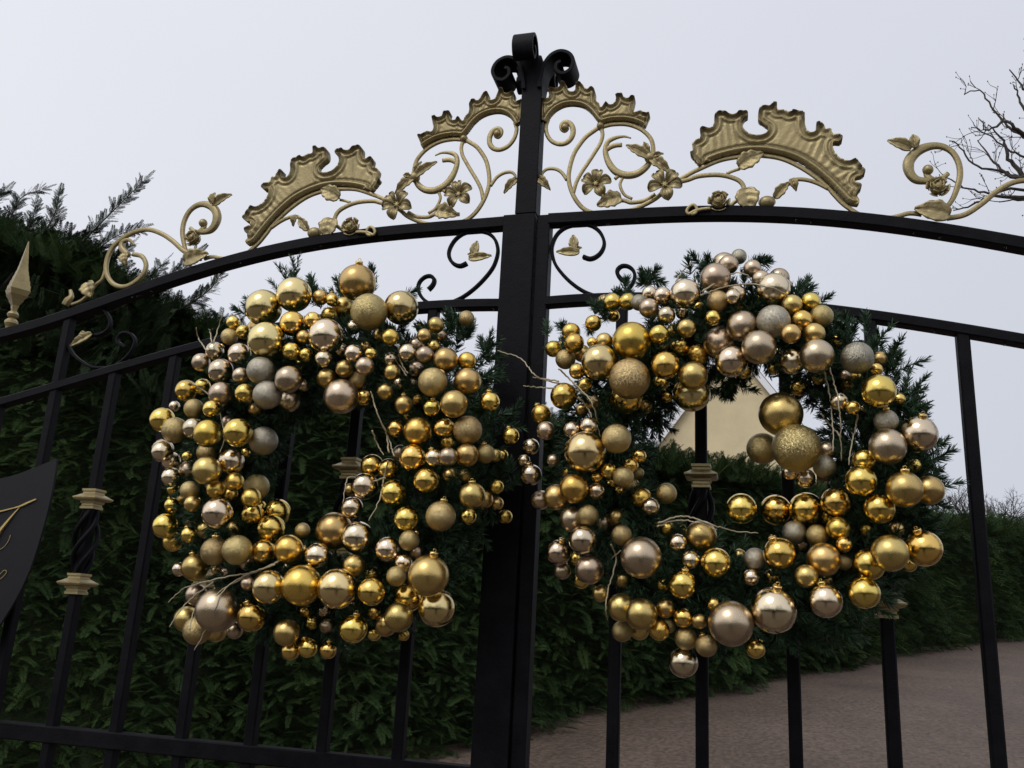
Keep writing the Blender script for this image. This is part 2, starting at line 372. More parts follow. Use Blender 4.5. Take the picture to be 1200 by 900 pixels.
# outer hinge stiles
for side, g in ((-1, gL), (1, gR)):
    x = X0+side*UMAX; mb = MB(); box(mb, (x-0.025, -0.022, 0.06), (x+0.025, 0.022, float(arch(UMAX))+0.05)); mb.build('hinge_stile', IRON, g)
# centre post top on the left leaf
XP0, XP1 = at(603.5, 250, -0.02)[0], at(628, 250, -0.02)[0]
zpt = at(618, 75, -0.02)[2]; XPc = (XP0+XP1)/2
mb = MB(); box(mb, (XP0, -0.0225, float(arch(0.03))+0.0125), (XP1, 0.0225, zpt)); o_ = mb.build('centre_post', IRON, gL)
bv = o_.modifiers.new('bevel', 'BEVEL'); bv.width = 0.002; bv.segments = 2
scr = catmull([(0.018,-0.06,0),(0.022,-0.03,0),(0.028,0.0,0),(0.044,0.024,0),(0.066,0.032,0),(0.088,0.022,0),(0.098,0.0,0),(0.090,-0.022,0),(0.072,-0.029,0),(0.058,-0.018,0),(0.058,-0.002,0),(0.069,0.004,0)], 0.004)
for q in range(4):
    mb = MB(); th = 0.0045
    t_ = np.gradient(scr, axis=0); t_ /= np.linalg.norm(t_, axis=1)[:, None]+1e-9
    V = []
    up_ = 0.030 if q in (2, 3) else 0.0
    for ii_, (p_, tt) in enumerate(zip(scr, t_)):
        W = (0.050 if q > 1 else 0.060)*(1+(0.95 if q == 3 else 0.0)*min(1, ii_/len(scr)/0.3))
        nrm_ = np.array([-tt[1], tt[0]])
        for (s_, wv) in ((-th, -W/2), (th, -W/2), (th, W/2), (-th, W/2)):
            a_ = p_[0]+nrm_[0]*s_; z_ = p_[1]+nrm_[1]*s_
            if q == 0: v = (a_, wv, z_)
            elif q == 1: v = (-a_, -wv, z_)
            elif q == 2: v = (wv-0.012, -a_*0.85, z_+up_-0.002)
            else: v = (-wv-0.012, a_*0.92, z_+up_-0.002)
            V.append((XPc+v[0], v[1], zpt-0.012+v[2]))
    n_ = len(scr); F = [(i*4+j, i*4+(j+1) % 4, (i+1)*4+(j+1) % 4, (i+1)*4+j) for i in range(n_-1) for j in range(4)]+[(3,2,1,0), tuple((n_-1)*4+j for j in range(4))]
    mb.add(V, F); o_ = mb.build('ribbon_scroll', IRON, gL)
    bv = o_.modifiers.new('bevel', 'BEVEL'); bv.width = 0.0015; bv.segments = 2; bv.limit_method = 'ANGLE'
mb = MB(); lathe(mb, (XPc, 0, zpt), [(0.0315, -0.004), (0.0315, 0.006), (0.026, 0.020), (0.015, 0.028)], 4, math.pi/4); mb.build('post_cap', IRON, gL)
# black C-scrolls between the two rails (inner and, mirrored, by the seventh bar)
sc_main = P(Z6, [(395,838),(320,808),(250,760),(190,700),(150,640),(134,570),(142,520),(165,475),(205,440),(255,422),(310,416),(365,424),(410,455),(436,500),(440,540),(422,580),(390,608),(355,618),(318,606)])
sc_curl = P(Z6, [(395,838),(470,842),(525,832),(570,805),(605,765),(620,720),(610,685),(580,662),(545,660),(520,680),(518,705),(532,728),(550,744)])
def black_scroll(pts, par, side, flip=False, ref=None):
    p = pts.copy()
    if flip: p[:, 0] = ref-(p[:, 0]-ref)
    p = side_of(p, side); p = catmull(p, 0.006)
    mb = MB(); n = len(p); s_ = np.ones(n); s_[-14:] = np.linspace(1, 1.25, 14)
    sweep_plane(mb, p, rect(0.0072, 0.0125, 0.002), s_); return mb.build('scroll', IRON, par)
# -------- cast ornaments
def solid(o, th):
    m_ = o.modifiers.new('thick', 'SOLIDIFY'); m_.thickness = th; m_.offset = 0; return o
def leaf_mesh(mb, base, tip, width, dy=0.010, curl=0.004, n=12, serr=0.12, y0=-0.012):
    b = np.array(base, float); t = np.array(tip, float); d = t-b; L_ = np.linalg.norm(d); d /= L_; nn = np.array([-d[2], 0, d[0]])
    V = []; m = 9
    for i in range(n+1):
        s = i/n; hw = width*0.5*(math.sin(math.pi*min(1, s*0.93+0.05)**0.75)**0.8)*(1+serr*math.sin(s*22))
        for j in range(m):
            a = (j-(m-1)/2)/((m-1)/2)
            rip = 0.16*width*math.cos((s*3.2-abs(a)*0.8)*2*math.pi)*0.25
            y = y0-dy*math.sin(math.pi*s)*(0.4+0.6*abs(a)**1.3)+curl*s+rip
            if j == (m-1)//2: y += 0.0025
            V.append(b+d*L_*(s+0.10*(1-abs(a))*0)+nn*hw*a+np.array([0, y, 0]))
    F = [(i*m+j, i*m+j+1, (i+1)*m+j+1, (i+1)*m+j) for i in range(n) for j in range(m-1)]
    mb.add(V, F)
def leaf(base, tip, width, par, side, **k):
    mb = MB(); leaf_mesh(mb, side_of(base, side), side_of(tip, side), width, **k)
    o = mb.build('leaf', GOLD, par, smooth=True); return solid(o, 0.0028)
def stem(pts, par, side, r=0.0048, taper=None, name='vine_stem', m=None, groove=True, dy=0.0):
    p = catmull(side_of(pts, side), 0.004); p[:, 1] += dy; n = len(p); s_ = np.full(n, r)
    if taper is not None: s_ = r*np.interp(np.linspace(0, 1, n), np.linspace(0, 1, len(taper)), taper)
    prof = [(1.0, 0), (.85, -.55), (.62, -.85), (.30, -.72), (0, -1.0), (-.30, -.72), (-.62, -.85), (-.85, -.55), (-1, 0), (-.7, .7), (0, 1), (.7, .7)] if groove else circ(10)
    mb = MB(); sweep_plane(mb, p, prof, s_); return mb.build(name, m or GOLD, par, smooth=True)
def flower(c, R, angs, par, side):
    c = side_of(c, side); mb = MB()
    for a in angs:
        a = math.radians(a)
        if side < 0: a = math.pi-a
        d = np.array([math.cos(a), 0, math.sin(a)]); nn = np.array([-d[2], 0, d[0]]); V = []; n = 15; m = 9
        for i in range(n):
            s = i/(n-1); hw = R*(0.36*math.sqrt(max(0.0, 1-((s-0.66)/0.35)**2)) if s > 0.66 else 0.09+0.27*math.sin(s/0.66*math.pi/2)**1.4)
            for j in range(m):
                q = (j-(m-1)/2)/((m-1)/2)
                y = -0.012-0.012*math.sin(math.pi*s*0.85)-0.006*abs(q)**1.5+0.0020*math.cos(q*math.pi*3)+0.008*max(0, s-0.75)*2
                V.append(c+d*R*(0.10+0.90*s)+nn*hw*q+np.array([0, y, 0]))
        mb.add(V, [(i*m+j, i*m+j+1, (i+1)*m+j+1, (i+1)*m+j) for i in range(n-1) for j in range(m-1)])
    o = mb.build('flower', GOLD, par, smooth=True); solid(o, 0.0022)
    mb = MB(); lathe(mb, c+np.array([0, -0.018, 0]), [(0.0001, -.004), (R*0.2, -.003), (R*0.22, 0.001), (R*0.12, 0.005), (0.0005, 0.004)], 10, ax=(0, -1, 0))
    for i in range(6):
        a = i*math.pi/3; mb.add(*ico(c+np.array([math.cos(a)*R*.15, -0.022, math.sin(a)*R*.15]), R*0.06))
    mb.build('flower_centre', GOLD, o, smooth=True)
def ico(c, r, n=6, m=4, sx=1, sy=1, sz=1):
    V = [(c[0], c[1], c[2]+r*sz)]
    for i in range(1, m):
        for j in range(n):
            V.append((c[0]+sx*r*math.sin(math.pi*i/m)*math.cos(2*math.pi*j/n), c[1]+sy*r*math.sin(math.pi*i/m)*math.sin(2*math.pi*j/n), c[2]+sz*r*math.cos(math.pi*i/m)))
    V.append((c[0], c[1], c[2]-r*sz)); F = [(0, 1+j, 1+(j+1) % n) for j in range(n)]
    for i in range(m-2):
        for j in range(n): F.append((1+i*n+j, 1+(i+1)*n+j, 1+(i+1)*n+(j+1) % n, 1+i*n+(j+1) % n))
    l = len(V)-1; b = 1+(m-2)*n; F += [(b+(j+1) % n, b+j, l) for j in range(n)]
    return V, F
def rose(c, R, par, side):
    c = side_of(c, side)+np.array([0, -0.014, 0]); mb = MB(); rs = random.Random(int(R*1e5))
    mb.add(*ico(c, R*0.62, 10, 7))
    for ring, (k, rr, yy) in enumerate(((3, .34, -.62), (5, .58, -.42), (6, .84, -.05))):
        for q in range(k):
            a = 2*math.pi*q/k+ring*0.5+rs.uniform(-.2, .2); V = []; n = 6; m = 5
            for i in range(n):
                for j in range(m):
                    b_ = a+(j-2)*1.05/m*math.pi*2/k*0.85; h = i/(n-1)
                    r_ = R*rr*(0.75+0.38*h**2)
                    V.append(c+np.array([math.cos(b_)*r_, R*(0.35+yy*h*1.0-0.5*h), math.sin(b_)*r_]))
            mb.add(V, [(i*m+j, i*m+j+1, (i+1)*m+j+1, (i+1)*m+j) for i in range(n-1) for j in range(m-1)])
    o = mb.build('rose', GOLD, par, smooth=True); return solid(o, 0.0016)
def crest(poly, base_n, par, side, cell=0.0026, depth=0.006, scale=1.0):
    """relief casting: outline filled with a grid whose height ripples with the distance from the leafy edge"""
    raw = side_of(poly, side); nt_ = len(raw)-base_n
    topc_ = catmull(raw[:nt_+1], 0.0028); basc_ = catmull(raw[nt_:], 0.006)
    P2 = np.vstack([topc_, basc_[1:]])[:, [0, 2]]; n = len(P2); base_n = len(basc_)-1
    rb = basc_[:, [0, 2]]; rt_ = raw[:nt_, [0, 2]]
    db_ = np.array([np.linalg.norm(rb-q_, axis=1).min() for q_ in rt_]); cv = np.array([db_[i]-0.5*(db_[max(0, i-2)]+db_[min(nt_-1, i+2)]) for i in range(nt_)])
    tips = rt_[(cv > 0.004)]; notch = rt_[(cv < -0.004)]
    A = P2; B = np.roll(P2, -1, axis=0)
    def dist(Q, idx):
        best = np.full(len(Q), 1e9); near = np.zeros_like(Q)
        for i in idx:
            ab = B[i]-A[i]; t = np.clip(((Q-A[i])@ab)/(ab@ab+1e-12), 0, 1); c = A[i]+t[:, None]*ab; d = np.linalg.norm(Q-c, axis=1)
            k = d < best; best[k] = d[k]; near[k] = c[k]
        return best, near
    lo = P2.min(0)-cell*2; hi = P2.max(0)+cell*2
    gx = np.arange(lo[0], hi[0], cell); gz = np.arange(lo[1], hi[1], cell); GX, GZ = np.meshgrid(gx, gz); Q = np.stack([GX.ravel(), GZ.ravel()], 1)
    ins = np.zeros(len(Q), bool)
    for i in range(n):
        a, b = A[i], B[i]
        c = ((a[1] > Q[:, 1]) != (b[1] > Q[:, 1])); xi = (b[0]-a[0])*(Q[:, 1]-a[1])/(b[1]-a[1]+1e-12)+a[0]; ins ^= c & (Q[:, 0] < xi)
    W_ = len(gx); H_ = len(gz)
    ce = []
    I = ins.reshape(H_, W_).astype(int)
    for j in range(H_-1):
        for i in range(W_-1):
            if I[j, i]+I[j, i+1]+I[j+1, i]+I[j+1, i+1] >= 2: ce.append((j*W_+i, j*W_+i+1, (j+1)*W_+i+1, (j+1)*W_+i))
    used = np.unique(np.array(ce, int).ravel()); mp = -np.ones(len(Q), int); mp[used] = np.arange(len(used)); q = Q[used].copy(); qi = ins[used]
    dall, near = dist(q, range(n)); top = list(range(0, n-base_n)); bas = list(range(n-base_n, n-1))
    snap = (~qi) | (dall < cell*0.35); q[snap] = near[snap]
    dt, _ = dist(q, top); db, _ = dist(q, bas)
    lam = 0.0085*scale
    def near_to(pts_, sg_): return np.max(np.exp(-(np.linalg.norm(q[:, None]-pts_[None], axis=2)/sg_)**2), axis=1) if len(pts_) else np.zeros(len(q))
    wn_ = near_to(notch, 0.034*scale); wt_ = near_to(tips, 0.011*scale); bw = 0.017*scale
    cc_ = np.linalg.lstsq(np.c_[2*rb, np.ones(len(rb))], (rb**2).sum(1), rcond=None)[0]; Rc = math.sqrt(cc_[2]+cc_[0]**2+cc_[1]**2)
    th_ = np.arctan2(q[:, 1]-cc_[1], q[:, 0]-cc_[0])*Rc
    ph_ = 2*math.pi*(th_+0.010*np.sin(th_/0.021+1.0)*np.clip((db-bw)/0.05, 0, 1))/(0.0155*scale)
    fl = np.cos(ph_)*(0.35+0.65*(np.sin(th_/0.03+2.0) > -0.2))
    vein = np.clip(-fl-0.55, 0, 1)/0.45*np.clip((db-bw*1.5)/0.012, 0, 1)*np.clip((dt-0.010*scale)/0.006, 0, 1)
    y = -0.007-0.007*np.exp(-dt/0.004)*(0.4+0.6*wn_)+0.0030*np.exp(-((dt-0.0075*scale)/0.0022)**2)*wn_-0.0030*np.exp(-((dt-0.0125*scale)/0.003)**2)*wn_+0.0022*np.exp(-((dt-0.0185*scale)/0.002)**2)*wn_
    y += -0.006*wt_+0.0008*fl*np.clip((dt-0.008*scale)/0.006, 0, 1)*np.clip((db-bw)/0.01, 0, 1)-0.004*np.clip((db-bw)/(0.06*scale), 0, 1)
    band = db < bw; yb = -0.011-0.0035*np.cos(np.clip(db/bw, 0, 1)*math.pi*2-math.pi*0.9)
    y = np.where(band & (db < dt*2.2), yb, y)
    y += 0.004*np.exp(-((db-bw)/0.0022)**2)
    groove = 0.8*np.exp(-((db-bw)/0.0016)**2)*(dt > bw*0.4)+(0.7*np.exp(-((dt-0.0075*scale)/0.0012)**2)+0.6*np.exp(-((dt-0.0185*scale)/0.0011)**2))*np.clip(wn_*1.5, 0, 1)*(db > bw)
    shade_wash = np.clip(vein*0.35+groove*0.6+np.clip(wt_*1.5-0.25, 0, 1)*np.clip(1-dt/0.012, 0, 1)*0.95*(db > bw*1.6), 0, 1)
    mb = MB(); faces = [tuple(mp[k] for k in c) for c in ce]; m_ = len(q)
    V = np.stack([q[:, 0], y, q[:, 1]], 1); Vb = np.stack([q[:, 0], np.full(m_, depth*0.5), q[:, 1]], 1)
    edges = {}
    for f in faces:
        for a, b in zip(f, f[1:]+f[:1]): edges[(a, b)] = 1
    rim = [(a, b) for (a, b) in edges if (b, a) not in edges]
    F = faces+[tuple(m_+k for k in reversed(f)) for f in faces]+[(b, a, m_+a, m_+b) for a, b in rim]
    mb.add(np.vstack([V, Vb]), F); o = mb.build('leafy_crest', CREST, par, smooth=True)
    at_ = o.data.attributes.new('shade_wash', 'FLOAT', 'POINT'); at_.data.foreach_set('value', np.concatenate([shade_wash, np.full(m_, 0.4)]).astype(np.float32))
    return o
crest1 = P(Z7, [(180,440),(155,412),(135,385),(150,370),(145,335),(158,318),(190,300),(188,265),(200,250),(240,252),(262,232),(268,185),(290,165),(325,168),(345,178),(382,178),(400,165),(440,165),(445,185),(425,200),(415,230),(430,262),(470,284),(520,284),(548,270),(556,245),(530,225),(500,200),(508,150),(530,135),(565,133),(580,120),(600,120),(605,155),(640,155),(670,170),(690,160),(745,170),(750,200),(752,235),(765,265),(790,275),(815,260),(812,230),(830,222),(858,240),(862,258),(890,250),(903,282),(945,292),(953,310),(940,325),(905,325),(900,350),(915,385),(950,415),(990,428),(1025,420),(1050,450),(1075,485),(1060,505),(1025,515),(1020,535),(1055,560),(1045,585),(1030,600),(1045,640),(1035,657),
   (985,645),(930,590),(868,528),(800,470),(720,418),(640,388),(550,370),(480,366),(400,374),(310,394),(240,418)])
crest2 = P(ZB, [(60,395),(38,350),(38,200),(60,203),(100,195),(120,170),(115,120),(135,105),(170,105),(215,90),(235,50),(260,48),(285,85),(300,120),(330,132),(360,120),(375,60),(400,48),(435,70),(450,95),(480,110),(500,95),(530,100),(548,130),(550,200),(585,240),(600,278),(620,265),(650,235),(690,255),(730,235),(745,200),(740,170),(760,160),(800,158),(815,185),(850,200),(870,200),(885,185),(918,185),(912,240),(900,290),(920,320),(970,308),(1000,330),(1055,335),(1035,390),(1012,448),
   (950,415),(880,392),(800,382),(700,387),(640,400),(600,412),(560,380),(500,305),(430,255),(340,237),(250,248),(170,292),(118,350),(90,400)])
def ornaments(g, side):
    S = lambda z, pts, r=0.0045, **k: stem(P(z, pts), g, side, r, **k)
    # ring pair by the post
    S(ZB, [(100,360),(78,430),(92,510),(140,570),(210,593),(278,575),(325,520),(333,455),(308,402),(262,388),(228,410),(226,448),(252,470),(280,450),(270,428)], 0.0050, taper=[1, 1, 1, 1.1, 1.25, 1.3, 1.2, 1.0, .8])
    S(Z6, [(420,-160),(387,-137),(337,-100),(300,-56),(265,0),(242,70),(232,140),(245,210),(280,280),(330,330),(400,353),(480,353),(580,338),(660,308),(740,265),(800,215),(870,170)], 0.0052)
    S(Z6, [(420,-160),(431,-112),(419,-62),(387,-8),(348,52),(308,112),(278,168),(258,235)], 0.0046)
    S(ZB, [(560,425),(620,425),(700,408),(820,405),(920,430),(1000,475),(1060,540),(1082,610),(1085,680)], 0.0050)
    S(Z5, [(562,605),(550,640),(528,672),(490,698),(445,704),(402,688),(372,650),(358,602),(368,565),(395,548),(435,540),(466,547)], 0.0066, taper=[.8, 1, 1.15, 1.25, 1.3, 1.3, 1.2, 1.0, .9, .8, .5, .25])
    S(Z5, [(355,606),(375,588),(400,578),(428,576)], 0.0056, taper=[.8, 1, 1, .9])
    S(Z5, [(398,720),(412,708),(432,700)], 0.0042); S(Z5, [(432,712),(420,745),(438,785),(470,803)], 0.0036)
    S(Z6, [(400,300),(540,275),(600,288),(680,275),(740,240)], 0.0048)
    S(Z6, [(222,155),(190,110),(150,90),(105,92),(78,118),(82,150)], 0.0042, taper=[1, 1, 1, 1, .8, .5])
    leaf(P(Z6, [(55,150)])[0], P(Z6, [(128,222)])[0], 0.020, g, side)
    L = lambda z, b, t, w_, **k: leaf(P(z, [b])[0], P(z, [t])[0], w_, g, side, **k)
    L(Z5, (550,640), (448,585), 0.024); L(Z5, (545,628), (522,572), 0.013); L(Z5, (560,640), (604,620), 0.012); L(Z5, (552,640), (635,700), 0.026)
    mbk = MB(); c_ = side_of(P(Z5, [(548,636)]), side)[0]; mbk.add(*ico(c_+np.array([0, -.006, 0]), 0.013, 10, 7)); mbk.build('calyx', GOLD, g, smooth=True)
    mbk = MB(); c_ = side_of(P(ZB, [(592,425)]), side)[0]; mbk.add(*ico(c_, 0.010, 10, 7, sy=1.2)); mbk.build('clasp', GOLD, g, smooth=True)
    flower(P(Z6, [(400,200)])[0], 0.0345, (80, 8, -62, -140, 152), g, side)
    flower(P(Z6, [(800,205)])[0], 0.0375, (125, 48, -8, -78, -165), g, side)
    L(Z6, (545,268), (402,315), 0.040)
    # under the large crest
    S(Z7, [(60,520),(120,485),(180,455),(300,405),(430,384),(530,382),(640,402),(760,462),(870,545),(910,590),(970,650),(1060,706),(1130,722),(1190,722),(1260,708),(1310,694),(1350,694),(1385,700)], 0.0050)
    S(Z7, [(60,525),(120,512),(180,492),(280,485),(360,500),(412,530),(433,590)], 0.0052)
    S(Z7, [(330,478),(370,462),(402,452)], 0.0034); L(Z7, (395,455), (528,375), 0.040)
    L(Z7, (432,570), (460,696), 0.050, serr=0.06); S(Z7, [(405,610),(370,635),(345,655)], 0.0045)
    rose(P(Z7, [(290,645)])[0], 0.025, g, side)
    S(Z7, [(245,690),(200,695),(160,705),(130,720),(118,705),(132,682),(155,672),(172,690),(165,715),(140,722)], 0.0036, dy=-0.022)
    S(Z8, [(335,548),(318,535),(308,515),(314,498)], 0.006, taper=[1.3, 1.2, 1, 1])
    mbk = MB(); mbk.add(*ico(side_of(P(ZB, [(258,440)]), side)[0]+np.array([0, -.003, 0]), 0.0095, 10, 7)); mbk.build('scroll_eye', GOLD, g, smooth=True)
    mbk = MB(); c_ = side_of(P(Z7, [(548,642)]), side)[0]; mbk.add(*ico(c_+np.array([0, -.008, 0]), 0.014, 10, 7, sx=1.3)); mbk.build('bud', GOLD, g, smooth=True)
    L(Z7, (590,625), (665,535), 0.022); L(Z7, (680,520), (705,580), 0.018)
    S(Z7, [(650,545),(700,512),(760,512),(820,530),(880,560)], 0.0045)
    # outer ring
    S(Z8, [(310,690),(375,672),(415,630),(440,570),(450,520),(443,470),(415,425),(370,402),(320,403),(268,425),(235,465),(236,510),(265,543),(320,548),(370,538),(400,516)], 0.0062, taper=[.8, .8, .8, .9, 1, 1, 1, 1, 1.2, 1.6, 1.8, 1.8, 1.5, 1.2, 1.0, .8])
    L(Z8, (240,425), (142,386), 0.026, serr=0); L(Z8, (255,420), (248,362), 0.020, serr=0)
    mbk = MB(); c_ = side_of(P(Z8, [(313,505)]), side)[0]; mbk.add(*ico(c_+np.array([0, -.004, 0]), 0.011, 10, 7)); mbk.build('bud', GOLD, g, smooth=True)
    rose(P(Z8, [(350,588)])[0], 0.024, g, side)
    L(Z8, (405,700), (255,672), 0.046, serr=.05)
    # outermost S curve: the right one runs out of the picture
    if side > 0:
        S(Z8, [(395,706),(470,690),(540,645),(600,595),(660,560),(720,546),(790,550),(860,590),(905,660),(900,740),(850,790),(790,780),(750,730),(760,680),(800,655)], 0.0056)
        return
    S(Z1, [(905,398),(860,375),(810,330),(760,297),(700,277),(640,285),(580,315),(530,360),(502,420),(500,480),(530,530),(580,545),(630,525),(672,485),(685,440),(665,402),(625,392)], 0.0062)
    S(Z1, [(600,395),(572,365),(575,335),(605,325),(632,350)], 0.006, taper=[1.4, 1.4, 1, .8, .4]); L(Z1, (600,395), (600,450), 0.028)
    S(Z1, [(492,470),(478,510),(450,535),(420,575),(380,610),(335,628)], 0.0040); L(Z1, (425,530), (440,600), 0.044, serr=.05)
    S(Z1, [(305,632),(318,610),(335,590),(330,560)], 0.006, taper=[1.5, 1.6, 1, .7])
for side, g in ((-1, gL), (1, gR)):
    ornaments(g, side)
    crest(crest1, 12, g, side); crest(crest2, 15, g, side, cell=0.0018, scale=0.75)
    ref = (side_of(P(Z6, [(134,560)]), 1)[0][0]+0.5*0)
    a_ = black_scroll(sc_main, g, side); black_scroll(sc_curl, g, side)
    # gold sprig on the scroll's inner end
    c0 = P(Z6, [(300,590)])[0]
    leaf(c0, P(Z6, [(165,585)])[0], 0.022, g, side, serr=0.03, dy=.006); leaf(P(Z6, [(272,575)])[0], P(Z6, [(262,488)])[0], 0.022, g, side, serr=0.03, dy=.006)
    leaf(P(Z6, [(268,570)])[0], P(Z6, [(312,560)])[0], 0.010, g, side, serr=0, dy=.003); leaf(c0, P(Z6, [(238,600)])[0], 0.009, g, side, serr=0, dy=.003)
    # outer pair, traced on the left leaf (seventh bar)
    Zq = (0, 350, 7.5, -1)
    q1 = P(Zq, [(880,612),(800,600),(720,555),(655,500),(610,430),(588,360),(585,290),(605,210),(650,145),(720,95),(800,70),(880,80),(940,130),(972,200),(960,260),(920,300),(870,322),(840,322)])
    if side > 0: q1[:, 0] += 0.05
    black_scroll(q1, g, side)
    q2 = P(Zq, [(880,612),(1000,600),(1110,520),(1170,440),(1190,370),(1160,320),(1110,300),(1060,315),(1035,360),(1050,395),(1110,428)])
    if side > 0: q2[:, 0] += 0.05
    black_scroll(q2, g, side)
    leaf(P(Zq, [(830,320)])[0], P(Zq, [(640,425)])[0], 0.024, g, side, serr=.03, dy=.006); leaf(P(Zq, [(770,345)])[0], P(Zq, [(735,300)])[0], 0.018, g, side, serr=.03, dy=.006)
    # spear finial
    b_ = side_of(P(Z1, [(50,728)]), side)[0]; tipz = P(Z1, [(118,335)])[0][2]-b_[2]; k = tipz
    mb = MB(); pr = [(0.004, -.02*k/.17), (.0115, -.004), (.0165, .006), (.0165, .012), (.0115, .018), (.008, .021), (.0125, .025), (.0145, .031), (.0115, .037), (.007, .041)]
    lathe(mb, b_, pr, 14); 
    sp = []
    for i in range(15):
        t_ = i/14; zz = .041+(k-.041)*t_; r_ = np.interp(t_, [0, .08, .24, .30, .6, 1], [.008, .012, .034, .035, .015, .0015]); sp.append((r_, zz)); sp.append((r_*0.93, zz+0.001))
    lathe(mb, b_, sp, 4, 0.25); mb.build('spear_finial', GOLD, g)
# plaque with gilt script on the left leaf
ZS = (0, 530, 4.286, -1)
YP = -0.045
edge = [(285,30),(278,100),(262,190),(245,270),(222,360),(190,470),(150,590),(105,690),(60,770),(0,865),(-80,960),(-190,1040),(-330,1080)]
def P3(pts, Y): return np.array([at(0+u/4.286, 530+v/4.286, Y) for u, v in pts])
topc = [(-330,165),(-200,165),(-100,150),(0,132),(60,118),(120,98),(180,75),(240,50)]
pr_ = np.vstack([P3(topc, YP), P3(edge, YP)]); cx_ = P3([(-330,100)], YP)[0][0]
pr_[:, 0] = np.maximum(pr_[:, 0], cx_)
pl_ = pr_[::-1].copy(); pl_[:, 0] = 2*cx_-pl_[:, 0]
ol = np.vstack([pr_, pl_[1:-1]]); mb = MB(); n_ = len(ol)
c_ = np.array([[cx_, YP, ol[:, 2].mean()]])
fr = np.vstack([ol, c_]); bk = fr+np.array([0, 0.006, 0])
mb.add(np.vstack([fr, bk]), [(i, (i+1) % n_, n_) for i in range(n_)]+[((i+1) % n_+n_+1, i+n_+1, 2*n_+1) for i in range(n_)]+[((i+1) % n_, i, i+n_+1, (i+1) % n_+n_+1) for i in range(n_)])
PLQ = mat('plaque_paint', (0.006, 0.006, 0.009), 0.55, bump=(90, 0.2, 0.002), var=(9, (0.010, 0.010, 0.013), 0.4, 0.7), spec=0.25)
plq = tag(mb.build('name_plaque', PLQ, gL), 'dark shield-shaped plaque with gold script')
mb = MB()
for pts, ws in (([(-150,325),(-60,312),(0,298),(50,285),(105,270),(150,250),(182,236)], [2, 3, 5, 3.5, 3, 5.5, 3.5]), ([(105,270),(70,310),(30,360),(0,400),(-40,470),(-90,520)], [1.5, 4, 7, 9, 7, 2]),
                ([(53,415),(45,440),(25,470),(0,488),(-40,500)], [1.2]*5), ([(-30,650),(0,638),(25,615),(33,598),(22,592),(0,612),(-30,650)], [1.2]*7)):
    p = catmull(P3(pts, YP-0.0015), 0.004); n = len(p); s_ = np.interp(np.linspace(0, 1, n), np.linspace(0, 1, len(ws)), ws)*0.00042
    sweep_plane(mb, p, [(-1, -1.2), (1, -1.2), (1, 1.0), (-1, 1.0)], s_)
mb.build('lettering', GILT, plq)
# ------------------------------------------------------------------ wreaths
KN = {'G': ('shiny_bauble', None), 'B': ('shiny_bauble', 'soft-shine pale gold bauble'), 'S': ('shiny_bauble', 'shiny champagne bauble'), 'g': ('matt_bauble', None), 'M': ('matt_bauble', None), 's': ('matt_bauble', 'matt champagne bauble'), 'L': ('glitter_bauble', 'glittered gold bauble'), 'P': ('glitter_bauble', 'glittered silver bauble')}
DATA_L = [((160,290,3.75), "B558,265,76 B692,207,73 B570,408,77 G685,335,53 G775,320,35 g808,220,33 G860,233,26 g-520,355,33 G425,331,29 L408,392,35 G470,372,31 S452,470,48 S343,455,38 s283,505,38 S370,543,52 s458,563,34 P546,541,58 P575,648,60 s668,580,57 s-735,605,27 s-672,675,46 G478,642,43 s372,645,52 G290,612,34 G218,630,46 L252,708,41 G330,710,36 S833,390,74 g735,395,31 G680,457,38 G745,472,29 S822,490,36 g-520,712,28 G113,758,52 L168,803,54 S250,795,44 M313,818,58 s-403,770,30 G445,813,60 P558,850,60 S115,890,46 g-310,890,40 g835,575,41"),
 ((380,290,3.75), "gc145,155,77 L197,283,77 B338,265,72 g-85,265,47 Gc35,228,27 g-245,385,27 M290,395,36 g490,342,35 g438,388,30 G-425,355,22 L625,312,33 S128,465,37 G205,467,26 s178,522,39 g88,533,37 L146,583,37 s75,655,73 G175,658,35 S-72,450,30 gc298,548,34 g268,633,34 S365,463,38 s-402,430,32 s442,473,38 s-403,535,35 g533,495,53 M627,500,39 g630,590,58 L476,592,61 g570,688,58 Gc727,678,42 gc350,692,40 Gc473,705,36 G-377,735,32 G315,795,36 M412,807,60 G528,795,44 L630,803,61 Gc820,828,35"),
 ((160,510,3.2125), "S97,63,38 S131,99,34 S131,158,35 G190,80,18 s-198,132,36 g265,133,51 L-265,65,37 S358,98,46 L200,208,34 g210,258,29 g-178,240,25 M301,204,35 M369,176,34 L-452,195,46 M432,236,35 Gc133,264,27 G108,342,45 M137,401,35 Gc198,375,28 g-262,355,33 S305,293,55 G437,297,40 G-465,268,22 G530,290,48 G507,353,51 L625,358,27 G478,438,44 M573,430,52 Lc295,438,50 L379,432,53 S160,505,25 gc219,498,47 s-415,482,26 s-225,600,38 s305,658,78 L228,735,50 g-188,692,45 g-300,735,40 s-370,735,30 Gc434,685,52 s420,558,26 B499,572,60 M622,565,72 g565,743,47 Gc580,812,33 Gc645,800,35 Gc722,810,30 S-560,500,22 S682,455,47"),
 ((380,510,3.2125), "G180,115,41 G242,128,38 g-97,205,22 S152,192,48 S105,274,40 g38,360,66 S125,385,58 G262,219,49 G310,316,46 G385,172,47 G334,85,49 s-288,68,30 Sc413,85,32 s467,81,34 g537,75,42 Lc606,70,35 g-643,77,25 G-670,75,22 gc557,228,48 g-600,243,35 Lc438,305,54 L320,396,37 S239,431,46 S300,481,34 L271,531,36 gc393,529,74 g112,492,40 B50,577,72 G178,589,50 G315,612,51 B424,650,67 g280,685,52 g-232,715,40 Gc110,729,50 S-0,660,25")]
